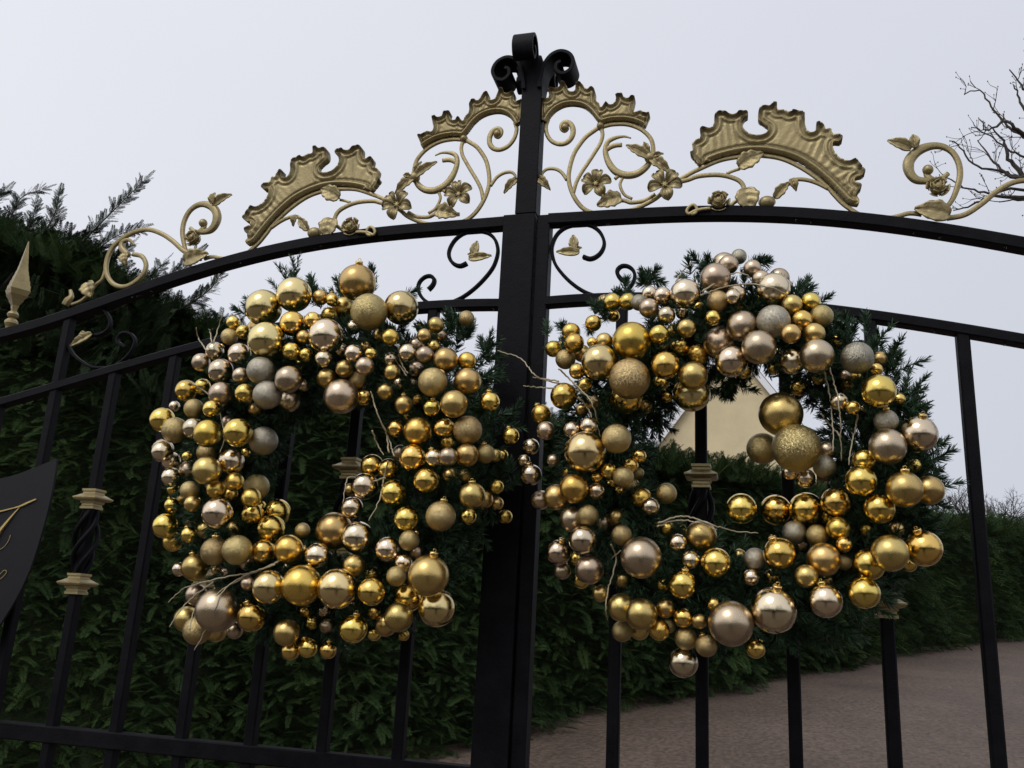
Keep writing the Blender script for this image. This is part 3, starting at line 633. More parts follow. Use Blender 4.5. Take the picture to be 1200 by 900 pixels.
DATA_R = [((600,280,3.4615), "g-375,255,28 G408,257,36 G-412,312,24 G470,255,34 P515,258,32 S558,222,30 S611,231,35 s555,281,38 S703,222,58 S627,310,34 S-690,300,25 G330,342,32 M240,378,36 M253,423,38 g-205,437,27 M168,446,32 L217,488,39 g-285,465,34 G264,537,31 G297,592,27 g374,415,33 B355,500,70 M486,415,75 G597,388,38 g-657,372,28 g708,362,36 L477,567,79 G-465,645,64 G622,512,55 G682,437,39 M755,470,41 s-605,430,30 g735,556,56 B730,625,72 s843,420,62 S890,497,62 G815,320,30 L835,252,41 s860,105,48 s825,160,59 S895,235,30 G210,637,52 Mc119,711,38 s137,778,36 S243,775,32 S313,760,36 S77,842,32 L424,810,57 B297,865,80 s235,835,18 G505,880,22 G325,420,20"),
 ((850,280,3.4615), "s12,105,38 P-55,72,30 s110,120,34 s145,165,36 S42,230,40 S195,205,64 s-218,160,40 s-248,190,24 P195,335,64 g270,268,40 G345,257,38 G310,333,42 L390,315,45 g265,385,38 g360,385,42 s70,355,61 s137,440,66 s5,410,36 S272,498,50 s370,475,66 G-75,535,32 P535,483,62 G612,530,25 G622,618,65 S462,660,35 G518,685,28 S-560,690,20 Pc652,740,46 s658,843,70 Sc785,793,70 g225,710,84 L288,848,92 L-150,850,60 s413,858,37 s-402,895,30 G560,890,40"),
 ((600,530,3.2154), "Sc72,85,38 S45,30,22 s155,30,22 s-108,180,35 g167,169,46 M233,137,53 S318,146,30 G364,70,29 G320,95,20 L419,93,38 G447,50,28 L-475,78,22 L-452,125,28 M489,172,36 L582,155,37 S522,205,32 L286,237,38 s228,252,46 s-345,268,36 S267,331,51 L413,312,37 Sc175,378,45 G-245,400,25 s292,442,52 s190,447,30 G-262,482,30 g334,532,30 s487,397,74 S625,342,33 g713,315,55 S673,407,34 G768,417,54 Gc643,499,50 g413,585,50 g488,610,57 L415,675,37 g-480,670,35 M555,670,37 g578,588,34 L-590,655,25 G646,623,35 g706,637,27 L655,702,40 Lc732,729,39 S645,792,53 G760,573,24 s825,645,80 G480,15,25"),
 ((850,530,3.2154), "G60,212,54 G190,217,54 G305,215,60 G418,190,54 S243,75,27 S302,98,35 P374,54,41 G511,108,56 G522,30,42 G580,213,55 gc675,140,64 g768,143,52 P260,303,43 L346,313,39 M425,287,42 s-290,350,25 G447,347,28 Gc205,383,58 g-270,410,22 g370,405,60 L-447,415,28 g305,467,41 P112,403,40 S98,472,31 G540,423,57 g620,380,65 Gc747,362,64 G-690,420,30 Sc377,560,60 G523,530,56 Sc182,595,82 G114,740,34 G490,415,15")]
def sphere_mesh(name, m, n=48, k=28):
    V, F = ico((0, 0, 0), 1.0, n, k); me = bpy.data.meshes.new(name); me.from_pydata(V, [], F); me.materials.append(m)
    me.polygons.foreach_set('use_smooth', [True]*len(me.polygons)); return me
SPH = {k: sphere_mesh('bauble_'+BM[k].name, BM[k]) for k in BM}
mb = MB(); lathe(mb, (0, 0, 0), [(0.17, 0.965), (0.185, 1.0), (0.185, 1.14), (0.17, 1.17), (0.06, 1.18)], 16)
tube(mb, [(0.0+0.075*math.sin(a), 0, 1.245-0.075*math.cos(a)) for a in np.linspace(0.1, 6.2, 14)], 0.014, 5)
tmp = mb.build('cap', CAPM, smooth=True); CAPME = tmp.data; bpy.data.objects.remove(tmp)
def needles_tip(mb_v, mb_f, base, d, L_, r, nn, rs, wd=0.0011):
    """one fir tip: a bundle of needles set round a stem"""
    d = d/np.linalg.norm(d); a = np.cross(d, [0.1, 0.3, 0.9]); a /= np.linalg.norm(a)+1e-9; b = np.cross(d, a)
    bend = (rs.normal(size=3))*0.25; t = rs.random(nn)**0.9
    p = base+np.outer(t*L_, d)+np.outer((t*t)*L_, bend)*0.5
    an = rs.random(nn)*2*math.pi; out = np.outer(np.cos(an), a)+np.outer(np.sin(an), b)
    nd = out*(0.9-0.35*t)[:, None]+d*(0.55+0.5*t)[:, None]; nd /= np.linalg.norm(nd, axis=1)[:, None]
    ln = r*(0.75+0.5*rs.random(nn))*(1-0.35*t); sd_ = np.cross(nd, rs.normal(size=(nn, 3))); sd_ /= np.linalg.norm(sd_, axis=1)[:, None]+1e-9
    V = np.empty((nn, 4, 3)); V[:, 0] = p-sd_*wd; V[:, 1] = p+sd_*wd; V[:, 2] = p+nd*(ln*0.8)[:, None]+sd_*wd*0.6; V[:, 3] = p+nd*ln[:, None]-sd_*wd*0.2
    mb_v.append(V.reshape(-1, 3))
def quads_object(name, chunks, m, parent=None, loc=(0, 0, 0)):
    V = np.concatenate(chunks).astype(np.float64)-np.array(loc); nq = len(V)//4; me = bpy.data.meshes.new(name)
    me.vertices.add(len(V)); me.vertices.foreach_set('co', V.ravel()); me.loops.add(nq*4); me.polygons.add(nq)
    me.loops.foreach_set('vertex_index', np.arange(nq*4, dtype=np.int32)); me.polygons.foreach_set('loop_start', np.arange(nq, dtype=np.int32)*4)
    me.update(calc_edges=True); me.materials.append(m); o = bpy.data.objects.new(name, me); COL.objects.link(o)
    if parent is not None: o.parent = parent; o.location = Vector(loc)-world_loc(parent)
    else: o.location = Vector(loc)
    return o
def wreath(data, cpx, Rm, Rt, label, twigs, tips_extra, seed):
    rs = np.random.default_rng(seed); YW = -0.125
    c = at(cpx[0], cpx[1], YW); root = tag(empty('wreath', c), label, 'wreath', 'two bauble wreaths hung on the gate')
    # baubles: read from the photograph, each pushed along its own sight line until none of them touch
    items = []
    for (ox, oy, s), txt in data:
        for tk in txt.split():
            kd = tk[0]; j = 1; back = False; cap = False
            while tk[j] in '-c':
                back |= tk[j] == '-'; cap |= tk[j] == 'c'; j += 1
            u, v, r = map(float, tk[j:].split(',')); items.append([kd, back, cap, ox+u/s, oy+v/s, r/s*1.06])
    # small ones tucked deep between the others
    nf = 0; n0 = len(items)
    for _ in range(4000):
        if nf >= 34: break
        a = rs.random()*2*math.pi; q_ = rs.uniform(-.62, .62); rr_ = (Rm+q_*Rt)/1.68*FPX*0.97; x = cpx[0]+rr_*math.cos(a); y = cpx[1]+rr_*math.sin(a)*0.98; r_ = rs.uniform(6.5, 10.5)
        dd_ = [math.hypot(x-i_[3], y-i_[4])-i_[5] for i_ in items]
        if 14 > min(dd_) > r_*0.35 and (math.hypot(x-cpx[0]+0.0, y-cpx[1]) > 95):
            items.append([rs.choice(list('GgSsMgG')), True, False, x, y, r_]); nf += 1
    dirs = []; rp = []; dep = []
    for kd, back, cap, x, y, r in items:
        d = (x-600)/FPX*R3-(y-450)/FPX*U3+F3; dirs.append(d); 
        q = at(x, y, YW); rho = math.hypot(q[0]-c[0], q[2]-c[2]); t_ = (rho-Rm)/Rt
        h = Rt*0.85*max(0.55 if t_ < 0 else 0.3, math.sqrt(max(0.0, 1-min(1, t_*t_))))
        Y = YW-0.02-h+(0.07 if back else 0)-0.0018*(r-10)+rs.uniform(-.012, .012)
        dep.append((Y-CAM[1])/d[1]); rp.append(r/FPX)
    dirs = np.array(dirs); dep = np.array(dep); rp = np.array(rp)
    for it in range(260):
        Pp = CAM+dirs*dep[:, None]; Rr = rp*dep
        D = np.linalg.norm(Pp[:, None]-Pp[None], axis=2); ov = (Rr[:, None]+Rr[None])*0.99-D; np.fill_diagonal(ov, -1)
        I, J = np.where(ov > 0)
        if len(I) == 0: break
        mv = np.zeros(len(dep))
        for a, b in zip(I, J):
            if a < b:
                st = min(0.010, ov[a, b]*0.6+0.0004)
                f, k2 = (a, b) if dep[a] < dep[b] else (b, a)
                mv[k2] = max(mv[k2], st); mv[f] = min(mv[f], 0)-st*0.25
        dep += mv
    Pp = CAM+dirs*dep[:, None]; Rr = rp*dep
    for i, (kd, back, cap, x, y, r) in enumerate(items):
        nm, lb = KN[kd]; R_ = Rr[i]*0.995
        b = bpy.data.objects.new(nm, SPH[kd]); COL.objects.link(b); b.parent = root; b.location = Vector(Pp[i]-c); b.scale = (R_,)*3
        if lb: b['label'] = lb
        if cap: ax = Vector((rs.uniform(-.55, .35), rs.uniform(-.55, -.1), 1.0))
        else: ax = Vector((rs.uniform(-.5, .5), rs.uniform(.5, 1.2), rs.uniform(0, .9)))
        b.rotation_euler = ax.to_track_quat('Z', 'Y').to_euler()
        if cap or not back:
            cp = bpy.data.objects.new('cap', CAPME); COL.objects.link(cp); cp.parent = b
            k = min(1.6, 0.0135*0.62/R_/0.185*0.55+0.45)
            cp.scale = (k, k, 1.0) if r > 0 else (1, 1, 1)
    # greenery
    ch = []
    for i in range(1500):
        a = rs.random()*2*math.pi; ph = rs.random()*2*math.pi; q = math.sqrt(rs.random())
        ct = np.array([math.cos(a), 0, math.sin(a)]); o_ = ct*math.cos(ph)+np.array([0, -1.0, 0])*math.sin(ph)
        base = c+ct*Rm*0.98+o_*Rt*(0.62 if math.cos(ph) < 0 else 0.52)*q*np.array([1, 1.0, 1])
        tang = np.array([-math.sin(a), 0, math.cos(a)]); d = o_*0.8+tang*rs.uniform(-.2, 1.3)+rs.normal(size=3)*.45+np.array([0, -.15, 0])
        if base[1] > -0.02: base[1] = -0.02
        rel = base-CAM; dz_ = rel@F3; bx_ = 600+FPX*(rel@R3)/dz_; by_ = 450-FPX*(rel@U3)/dz_
        if math.hypot(bx_-896, by_-455) < 30: continue
        L_ = rs.uniform(.03, .05)
        needles_tip(ch, None, base, d, L_, rs.uniform(.016, .025), 85, rs)
    for (x0, y0, x1, y1) in tips_extra:
        p0 = at(x0, y0, YW); p1 = at(x1, y1, YW-0.01); Lt = np.linalg.norm(p1-p0)
        for s in range(7): needles_tip(ch, None, p0+rs.normal(size=3)*.012, (p1-p0)*0.9+rs.normal(size=3)*.026, Lt*rs.uniform(.6, .95), .021, 95, rs)
    gr = quads_object('greenery', ch, NEEDLE, root, tuple(c))
    mb = MB(); ring = [c+np.array([math.cos(a)*Rm, 0.03, math.sin(a)*Rm]) for a in np.linspace(0, 2*math.pi, 49)]
    tube(mb, ring, Rt*0.30, 10); mb.build('wreath_ring', CORE, root, smooth=True)
    for tw in twigs:
        Yt = tw[0]; pts = [at(x, y, Yt+(0.02*math.sin(i*1.7))) for i, (x, y) in enumerate(tw[1:])]
        p = catmull(pts, 0.006); p += rs.normal(size=p.shape)*0.0006; mb = MB(); tube(mb, p, np.linspace(0.0017, 0.0009, len(p)), 6); mb.build('twig', TWIG, root, smooth=True)
    return root
TW_L = [(-.23,(243,412),(232,396),(230,384)),(-.23,(248,402),(246,388),(245,386)),(-.23,(250,402),(256,384),(262,362)),(-.25,(343,386),(356,378),(362,368)),
 (-.25,(456,530),(452,505),(442,485),(434,458)),(-.25,(462,535),(456,515),(449,500),(440,478),(436,462)),(-.24,(478,438),(470,425),(466,405),(458,386)),(-.24,(476,440),(468,428),(462,420)),
 (-.26,(328,657),(300,670),(270,675),(240,682),(215,690),(197,706)),(-.26,(326,658),(290,675),(262,690),(252,700),(247,715)),(-.27,(322,662),(285,675),(262,692),(254,710),(240,740),(228,762)),(-.26,(250,682),(228,698),(214,712),(198,735)),
 (-.26,(252,690),(236,700),(226,720),(222,738)),(-.24,(245,460),(256,480),(263,510),(258,530)),(-.24,(226,450),(244,462),(256,478)),(-.25,(455,540),(450,560),(445,585),(432,610)),(-.25,(452,560),(430,565),(408,560),(402,590)),(-.25,(436,505),(443,522),(450,533))]
TW_R = [(-.24,(700,470),(664,452),(640,446),(625,438),(610,420),(583,411)),(-.24,(655,447),(640,444),(624,442)),(-.24,(650,455),(632,454),(613,452)),(-.25,(655,432),(668,445),(684,460),(695,475),(700,495),(703,512)),(-.25,(678,465),(690,480),(694,495)),
 (-.26,(820,346),(850,336),(880,333),(905,338),(925,348),(940,370),(958,395),(975,425)),(-.26,(822,342),(850,325),(862,320),(875,322),(882,330)),(-.26,(955,388),(968,420),(978,450),(984,480),(986,540)),(-.25,(965,430),(972,460),(976,500),(976,530)),
 (-.25,(772,613),(795,605),(815,608),(835,615),(860,622),(888,625)),(-.25,(770,617),(790,610),(815,612),(840,620)),(-.24,(716,638),(722,655),(713,690),(710,712),(712,726)),(-.24,(728,645),(716,655)),(-.25,(1005,480),(1003,500),(998,520),(995,545)),(-.24,(792,330),(800,318),(812,308)),(-.25,(985,512),(975,500),(962,486))]
TX_L = [(345,345,325,300),(370,350,350,325),(400,350,388,322),(430,335,425,312),(470,360,468,335),(545,385,512,352),(560,420,575,395),(560,450,590,432),(575,490,605,480),(590,560,590,540),(520,400,500,370),(300,360,285,345),(540,400,545,372)]
TX_R = [(820,325,818,300),(840,320,834,298),(880,318,891,302),(905,345,925,328),(935,350,946,328),(955,380,985,368),(965,405,1000,395),(1005,430,1030,415),(1020,450,1042,440),(1045,480,1068,468),(1050,510,1070,500),(1065,545,1088,545),(1070,565,1090,560),(1010,410,1032,425),(700,370,700,348),(730,350,722,332),(660,400,645,385),(866,445,862,470),(850,450,840,462),(765,470,785,492),(760,330,755,312),(1010,450,1040,440),(1020,570,1060,585)]
RM = 0.262; RT = 0.135
WL = wreath(DATA_L, (393,556), RM, RT, 'gold bauble wreath on the left gate leaf, only dark hedge seen through its centre', TW_L, TX_L, 3)
WR = wreath(DATA_R, (866,540), RM*1.0, RT, 'gold bauble wreath on the right gate leaf, cream gable seen through its centre', TW_R, TX_R, 4)
# ------------------------------------------------------------------ hedge, conifer, bare trees, house
def ray_at(x, y, depth):
    """point on the sight line of a pixel at a given distance beyond the gate's Y axis"""
    return at(x, y, CAM[1]+depth)
def spray_template(nl=9, sub=5, rs=None, ang=42, wide=0.33):
    """flat feathery cypress spray of unit length along +X, width about 0.5, drooping"""
    Q = []
    def blade(p, d, L_, wd):
        d = d/np.linalg.norm(d); s = np.array([-d[1], d[0], 0])*wd
        Q.append([p-s, p+s, p+d*L_*0.75+s*0.7, p+d*L_-s*0.1])
    blade(np.zeros(3), np.array([1, 0, 0.0]), 1.0, 0.006)
    for i in range(nl):
        t = 0.06+0.90*i/nl; ln = wide*(1-t)**0.6+0.05
        for sg in (-1, 1):
            a = math.radians(ang+8*rs.random()); d = np.array([math.cos(a), sg*math.sin(a), rs.uniform(-.15, .15)]); p = np.array([t, 0, 0]); blade(p, d, ln, 0.0065)
            for j in range(sub):
                u = 0.2+0.75*j/sub; l2 = ln*0.42*(1-u)+0.05; q = p+d*ln*u
                for s2 in (-1, 1):
                    a2 = math.atan2(d[1], d[0])+s2*math.radians(38); blade(q, np.array([math.cos(a2), math.sin(a2), rs.uniform(-.3, .3)]), l2, 0.0075)
    return np.array(Q)
_rs = np.random.default_rng(11)
TPL = [spray_template(10, 4, _rs), spray_template(9, 4, _rs), spray_template(8, 4, _rs), spray_template(11, 3, _rs)]
TPF = [T_.copy() for T_ in TPL]
TPL = [spray_template(12, 3, _rs, 34, 0.28), spray_template(10, 4, _rs, 40, 0.32), spray_template(11, 3, _rs, 28, 0.24), spray_template(9, 4, _rs, 42, 0.34)]
for T_ in TPF:
    m_ = (T_[:, 0:1]+T_[:, 1:2])/2; T_[:, 0:2] = m_+(T_[:, 0:2]-m_)*1.7; m_ = (T_[:, 2:3]+T_[:, 3:4])/2; T_[:, 2:4] = m_+(T_[:, 2:4]-m_)*1.4
TPS = [spray_template(5, 2, _rs), spray_template(6, 2, _rs)]
def place_sprays(chunks, pos, dirn, size, tpls, rs, droop=0.25, fat=1.0):
    for p, d, s in zip(pos, dirn, size):
        T = tpls[rs.integers(len(tpls))]; d = d/np.linalg.norm(d)
        side = np.cross(d, [0, 0, 1.0])+rs.normal(size=3)*0.35; side -= d*np.dot(side, d); side /= np.linalg.norm(side)+1e-9; up = np.cross(side, d)
        X = T[..., 0]; Y = T[..., 1]*fat; Z = T[..., 2]-droop*X*X
        chunks.append((p+s*(X[..., None]*d+Y[..., None]*side+Z[..., None]*up)).reshape(-1, 3))
# hedge line (px x, depth, px y of the top)
HL = [(-500,3.7,150),(-250,3.9,190),(0,4.3,232),(100,4.45,268),(190,4.7,322),(300,4.95,362),(420,5.3,392),(575,5.95,432),(650,6.4,462),(720,6.9,500),(800,7.6,520),(870,8.3,532),(950,9.6,560),(1030,11.5,584),(1090,13.3,600),(1200,16.5,614),(1330,21,626),(1500,28,634)]
HL = [(a_, b_, c_-(0 if a_ < 700 else 9)) for a_, b_, c_ in HL]
pts = []
for x, dep_, y in HL:
    q = ray_at(x, y, dep_); pts.append((q[0], q[1], q[2]))
pts = np.array(pts)
print('hedge', pts.round(2).tolist())
hp = []
for i in range(len(pts)-1):
    n = max(1, int(np.linalg.norm(pts[i+1, :2]-pts[i, :2])/0.25)); 
    for k in range(n): hp.append(pts[i]+(pts[i+1]-pts[i])*k/n)
hp = np.array(hp); tg = np.gradient(hp[:, :2], axis=0); tg /= np.linalg.norm(tg, axis=1)[:, None]; nrm2 = np.stack([tg[:, 1], -tg[:, 0]], 1)   # towards the viewer
cum = np.concatenate([[0], np.cumsum(np.linalg.norm(np.diff(hp[:, :2], axis=0), axis=1))])
hedge = tag(empty('hedge', (hp[0][0], hp[0][1], 0)), 'long dark green cypress hedge behind the gate, running away beside the driveway', 'hedge')
rs = np.random.default_rng(21)
mb = MB(); V = []; rows = 9
for i, p in enumerate(hp):
    g0 = slope(p[1])
    for j in range(rows):
        t = j/(rows-1); off = -0.30-0.12*math.sin(i*0.7+j)-0.10*rs.random()-0.35*max(0, t-0.75); z = g0+(p[2]-0.13-g0)*t
        V.append((p[0]+nrm2[i, 0]*off, p[1]+nrm2[i, 1]*off, z))
F = [(i*rows+j, (i+1)*rows+j, (i+1)*rows+j+1, i*rows+j+1) for i in range(len(hp)-1) for j in range(rows-1)]
b0 = len(V)
for i, p in enumerate(hp):
    for j in (0, 1): V.append((p[0]-nrm2[i, 0]*1.5, p[1]-nrm2[i, 1]*1.5, slope(p[1]) if j == 0 else p[2]-0.16))
F += [(b0+i*2+1, b0+i*2, b0+i*2+2, b0+i*2+3) for i in range(len(hp)-1)]+[(i*rows+rows-1, (i+1)*rows+rows-1, b0+i*2+3, b0+i*2+1) for i in range(len(hp)-1)]
mb.add(V, F); mb.build('inner_branches', CORE, hedge)
near_c = []; far_c = []
total = cum[-1]
def sample(s):
    i = min(len(hp)-2, max(0, int(np.searchsorted(cum, s)-1))); f = (s-cum[i])/(cum[i+1]-cum[i]+1e-9); return hp[i]+(hp[i+1]-hp[i])*f, nrm2[i], tg[i]
def add_sprays(s0, s1, dens, size, ch, tp, fat=1.0, zlo=0.0):
    cnt = int((s1-s0)*3.0*dens); P_ = []; D_ = []; S_ = []
    for _ in range(cnt):
        s = rs.uniform(s0, s1); p, n2, t2 = sample(s); g0 = slope(p[1]); t = rs.random()**0.9; bulge = 0.10*math.sin(s*2.1+t*5)+0.06*math.sin(s*5.3+t*11)
        off = -0.20*rs.random()-0.12+bulge-0.45*max(0, t-0.82); z = g0+(p[2]-0.10-g0)*t
        pos = np.array([p[0]+n2[0]*off, p[1]+n2[1]*off, z]); d = np.array([n2[0], n2[1], 0])*rs.uniform(.25, .8)+np.array([t2[0], t2[1], 0])*rs.normal()*0.9+np.array([0, 0, rs.uniform(-.45, .25)+0.7*(t > 0.9)])
        P_.append(pos); D_.append(d); S_.append(size*rs.uniform(.7, 1.35))
    # ragged top
    for _ in range(int((s1-s0)*dens*0.8)):
        s = rs.uniform(s0, s1); p, n2, t2 = sample(s); off = -rs.random()*0.5
        P_.append(np.array([p[0]+n2[0]*off, p[1]+n2[1]*off, p[2]-0.24-rs.random()*0.10])); D_.append(np.array([t2[0]*rs.normal()*.6, t2[1]*rs.normal()*.6, 1.0])+rs.normal(size=3)*.25); S_.append(0.02+size*rs.uniform(.8, 1.5))
    place_sprays(ch, P_, D_, S_, tp, rs, fat=fat)
sA = cum[np.argmin(np.abs(hp[:, 1]-ray_at(0, 232, 4.3)[1]))]
idx = lambda dep_: cum[np.argmin(np.abs(hp[:, 1]-(CAM[1]+dep_)))]
add_sprays(0, idx(6.2), 680, 0.125, near_c, TPL)
add_sprays(idx(6.2), idx(11), 420, 0.145, far_c, TPL)
add_sprays(idx(11), idx(21), 120, 0.24, far_c, TPS, fat=1.2)
add_sprays(idx(21), total, 25, 0.40, far_c, TPS, fat=1.3)
quads_object('foliage', near_c+far_c, LEYL, hedge, (hp[0][0], hp[0][1], 0))
print('hedge quads', sum(len(c) for c in near_c+far_c)//4)
# loose conifer rising over the hedge at the left
ct = ray_at(-70, 700, 4.9); tree = tag(empty('conifer_tree', (ct[0], ct[1], slope(ct[1]))), 'tall loose conifer with feathery branch tips rising above the hedge behind the spear finial', 'tree')
ch = []; mbt = MB(); topz = ray_at(-60, 215, 4.9)[2]
topz -= 0.55
mbt2 = [np.array([ct[0]+0.05*math.sin(i), ct[1]+0.25, slope(ct[1])+(topz-slope(ct[1]))*i/8]) for i in range(9)]
tube(mbt, mbt2, np.linspace(0.11, 0.03, 9), 9); mbt.build('trunk', BARK, tree, smooth=True)
limbs = [[(-70,430),(0,380),(60,325),(112,268),(145,235),(168,212)],[(-60,420),(10,390),(80,330),(118,290),(140,275),(160,268)],[(-80,380),(-20,310),(10,260),(25,232),(48,222)],[(-80,360),(-40,290),(-10,240),(5,225)],[(0,340),(40,290),(62,255),(70,228)],
         [(0,360),(60,340),(110,320),(140,300),(152,288)],[(40,400),(120,370),(170,345),(200,325),(228,300)],[(100,400),(170,380),(215,360),(245,340),(258,322)],[(-40,330),(10,290),(35,265),(42,240)],[(0,400),(60,370),(110,345),(130,330)],[(60,380),(120,340),(170,330),(190,310)]]
mbl = MB(); ls = np.random.default_rng(5)
for li, l in enumerate(limbs):
    dd = 4.45+0.25*ls.random(); p = catmull([ray_at(x, y, dd+0.05*k) for k, (x, y) in enumerate(l)], 0.022); n = len(p)
    tube(mbl, p, np.linspace(0.014, 0.002, n), 6)
    t_ = np.gradient(p, axis=0)
    P_, D_, S_ = [], [], []
    for i in range(int(n*0.15), n):
        f = i/n
        for sg in (-1, 1, -1, 1):
            if ls.random() < 0.8:
                d = t_[i]/np.linalg.norm(t_[i]); sd_ = np.cross(d, F3); P_.append(p[i]); D_.append(d*1.0+sd_*sg*0.75+ls.normal(size=3)*.25); S_.append((0.19-0.12*f)*ls.uniform(.6, 1.2))
    P_.append(p[-1]); D_.append(t_[-1]); S_.append(0.12)
    place_sprays(ch, P_, D_, S_, TPF, ls, droop=0.05, fat=0.8)
mbl.build('limbs', BARK, tree, smooth=True)
# fuller inner crown
P_, D_, S_ = [], [], []
for _ in range(2600):
    x = ls.uniform(-200, 190); ytop = np.interp(x, [-200, -80, 0, 50, 110, 150, 190], [190, 215, 262, 272, 300, 335, 350]); y = ytop+ls.random()**0.8*150; q = ray_at(x, y, 4.75+ls.uniform(-.25, .5))
    P_.append(q); D_.append(np.array([0.5+ls.normal()*.5, -0.2+ls.normal()*.5, .7+ls.normal()*.4])); S_.append(ls.uniform(.10, .20))
place_sprays(ch, P_, D_, S_, TPF, ls, droop=0.12)
quads_object('crown', ch, LEYD, tree, tuple(world_loc(tree)))
# bare trees
def twigs_rec(mb, p, d, L_, r, lev, rs, up=0.1, buds=None, spread=0.7):
    n = 5; q = [p]; dd = d/np.linalg.norm(d)
    for i in range(n):
        dd = dd+rs.normal(size=3)*0.16+np.array([0, 0, up*0.3]); dd /= np.linalg.norm(dd); q.append(q[-1]+dd*L_/n)
    tube(mb, q, np.linspace(r, r*0.6, n+1), 5 if lev < 3 else 4)
    if lev <= 0 or r < 0.0012:
        if buds is not None: buds.append(q[-1])
        return
    k = 3 if lev > 1 else 4
    for j in range(k):
        i = rs.integers(2, n+1) if j else n
        s = rs.normal(size=3)*spread; s -= dd*np.dot(s, dd); nd = dd+s; twigs_rec(mb, q[i], nd, L_*rs.uniform(.55, .85), r*0.62, lev-1, rs, up, buds, spread)
bt0 = ray_at(1330, 720, 9.0); bt = tag(empty('bare_tree', (bt0[0], bt0[1], slope(bt0[1]))), 'leafless budding tree reaching in from the right edge above the gate', 'tree'); zb = slope(bt0[1])
mb = MB(); tr_ = catmull([np.array([bt0[0], bt0[1], zb]), ray_at(1322, 560, 9.0), ray_at(1330, 400, 9.0), ray_at(1310, 250, 9.0), ray_at(1300, 60, 9.0), ray_at(1290, -120, 9.0)], 0.2)
tube(mb, tr_, np.linspace(0.16, 0.05, len(tr_)), 10); mb.build('trunk', BARK, bt, smooth=True)
mb = MB(); buds = []; rs3 = np.random.default_rng(8)
brs = [[(1310,300),(1260,250),(1210,215),(1170,200),(1145,195),(1122,170),(1113,165)],[(1312,260),(1260,200),(1215,170),(1185,150),(1165,128),(1148,106),(1128,112)],[(1305,150),(1260,130),(1225,118),(1200,105),(1190,90),(1184,82)],
       [(1312,280),(1270,250),(1230,228),(1190,222),(1160,226),(1130,220),(1105,205)],[(1312,240),(1265,215),(1225,190),(1190,180),(1160,160),(1140,148)],[(1306,120),(1260,90),(1225,78),(1200,60)],[(1312,330),(1270,290),(1230,250),(1200,235),(1170,236)],
       [(1225,190),(1205,205),(1185,208),(1165,190),(1145,165)],[(1230,228),(1200,232),(1165,230),(1140,240),(1118,246)],[(1215,170),(1190,150),(1178,143),(1158,152),(1148,140)],[(1225,118),(1205,135),(1195,115),(1188,100)],[(1210,215),(1185,190),(1175,165),(1160,148)]]
for b in brs:
    dd = 9.0+rs3.uniform(-.5, .5); p = catmull([ray_at(x, y, dd+(9.0-dd)*(k == 0)) for k, (x, y) in enumerate(b)], 0.05); p += rs3.normal(size=p.shape)*0.006; n = len(p)
    tube(mb, p, np.linspace(0.028, 0.0055, n), 6); t_ = np.gradient(p, axis=0)
    for i in range(int(n*0.35), n, 5):
        s = rs3.normal(size=3)*.8; twigs_rec(mb, p[i], t_[i]/np.linalg.norm(t_[i])+s, rs3.uniform(.10, .24), 0.0048, 1, rs3, .25, buds, .6)
    buds.append(p[-1])
for b in buds: mb.add(*ico(b, 0.0055, 6, 4, sz=1.8))
mb.build('branches', BARK, bt, smooth=True)
for (x, y, dep_, hgt, sd_, lab) in ((1128,612,19,0.8,1,'small leafless shrub top showing over the hedge, just left of the outermost bar'), (1178,618,21,0.85,2,'small leafless shrub top showing over the hedge, right of the outermost bar')):
    q = ray_at(x, y, dep_); z0 = slope(q[1]); sh = tag(empty('bare_shrub', (q[0], q[1], z0)), lab, 'shrub', 'bare shrubs beyond the hedge'); rs4 = np.random.default_rng(sd_+40)
    mb = MB(); tube(mb, [(q[0], q[1], z0), (q[0]+.05, q[1], (z0+q[2])/2), (q[0], q[1], q[2])], [0.06, 0.045, 0.035], 7); mb.build('trunk', BARK, sh, smooth=True)
    mb = MB()
    for j in range(9): twigs_rec(mb, np.array([q[0], q[1], q[2]-0.15]), np.array([rs4.normal()*.9, rs4.normal()*.5, 1.0]), hgt*.42, 0.016, 4, rs4, .05, None, .55)
    mb.build('branches', BARK, sh, smooth=True)
# house beyond the hedge
WALL = mat('cream_render', (0.68, 0.57, 0.35), 0.9, bump=(40, 0.5, 0.01), var=(1.2, (0.58, 0.48, 0.30), 0.4, 0.7))
WHITE = mat('white_painted_board', (0.75, 0.76, 0.78), 0.5); TILE = mat('roof_tiles', (0.16, 0.09, 0.07), 0.8, bump=(20, .8, .03), var=(6, (0.25, 0.07, 0.05), .45, .7))
HD = 19.0
apex = ray_at(858, 405, HD); vl = ray_at(786, 496, HD); vr = ray_at(930, 498, HD)
hz0 = slope(apex[1]); hs = tag(empty('house', (apex[0], apex[1], hz0)), 'cream rendered house gable with white bargeboards seen through the right wreath', 'house')
run_l = apex[0]-vl[0]; run_r = vr[0]-apex[0]; rn = max(run_l, run_r)*1.25; zt = apex[2]; sl = (apex[2]-vl[2])/run_l; slr = (apex[2]-vr[2])/run_r; sl = (sl+slr)/2; ze = zt-sl*rn
HY = apex[1]; DP = 7.0
mb = MB(); mb.add([(apex[0]-rn, HY, hz0-.2), (apex[0]+rn, HY, hz0-.2), (apex[0]+rn, HY, ze), (apex[0], HY, zt), (apex[0]-rn, HY, ze), (apex[0]-rn, HY+DP, hz0-.2), (apex[0]+rn, HY+DP, hz0-.2), (apex[0]+rn, HY+DP, ze), (apex[0], HY+DP, zt), (apex[0]-rn, HY+DP, ze)],
   [(0,1,2,3,4), (9,8,7,6,5), (1,6,7,2), (5,0,4,9)]); mb.build('wall', WALL, hs)
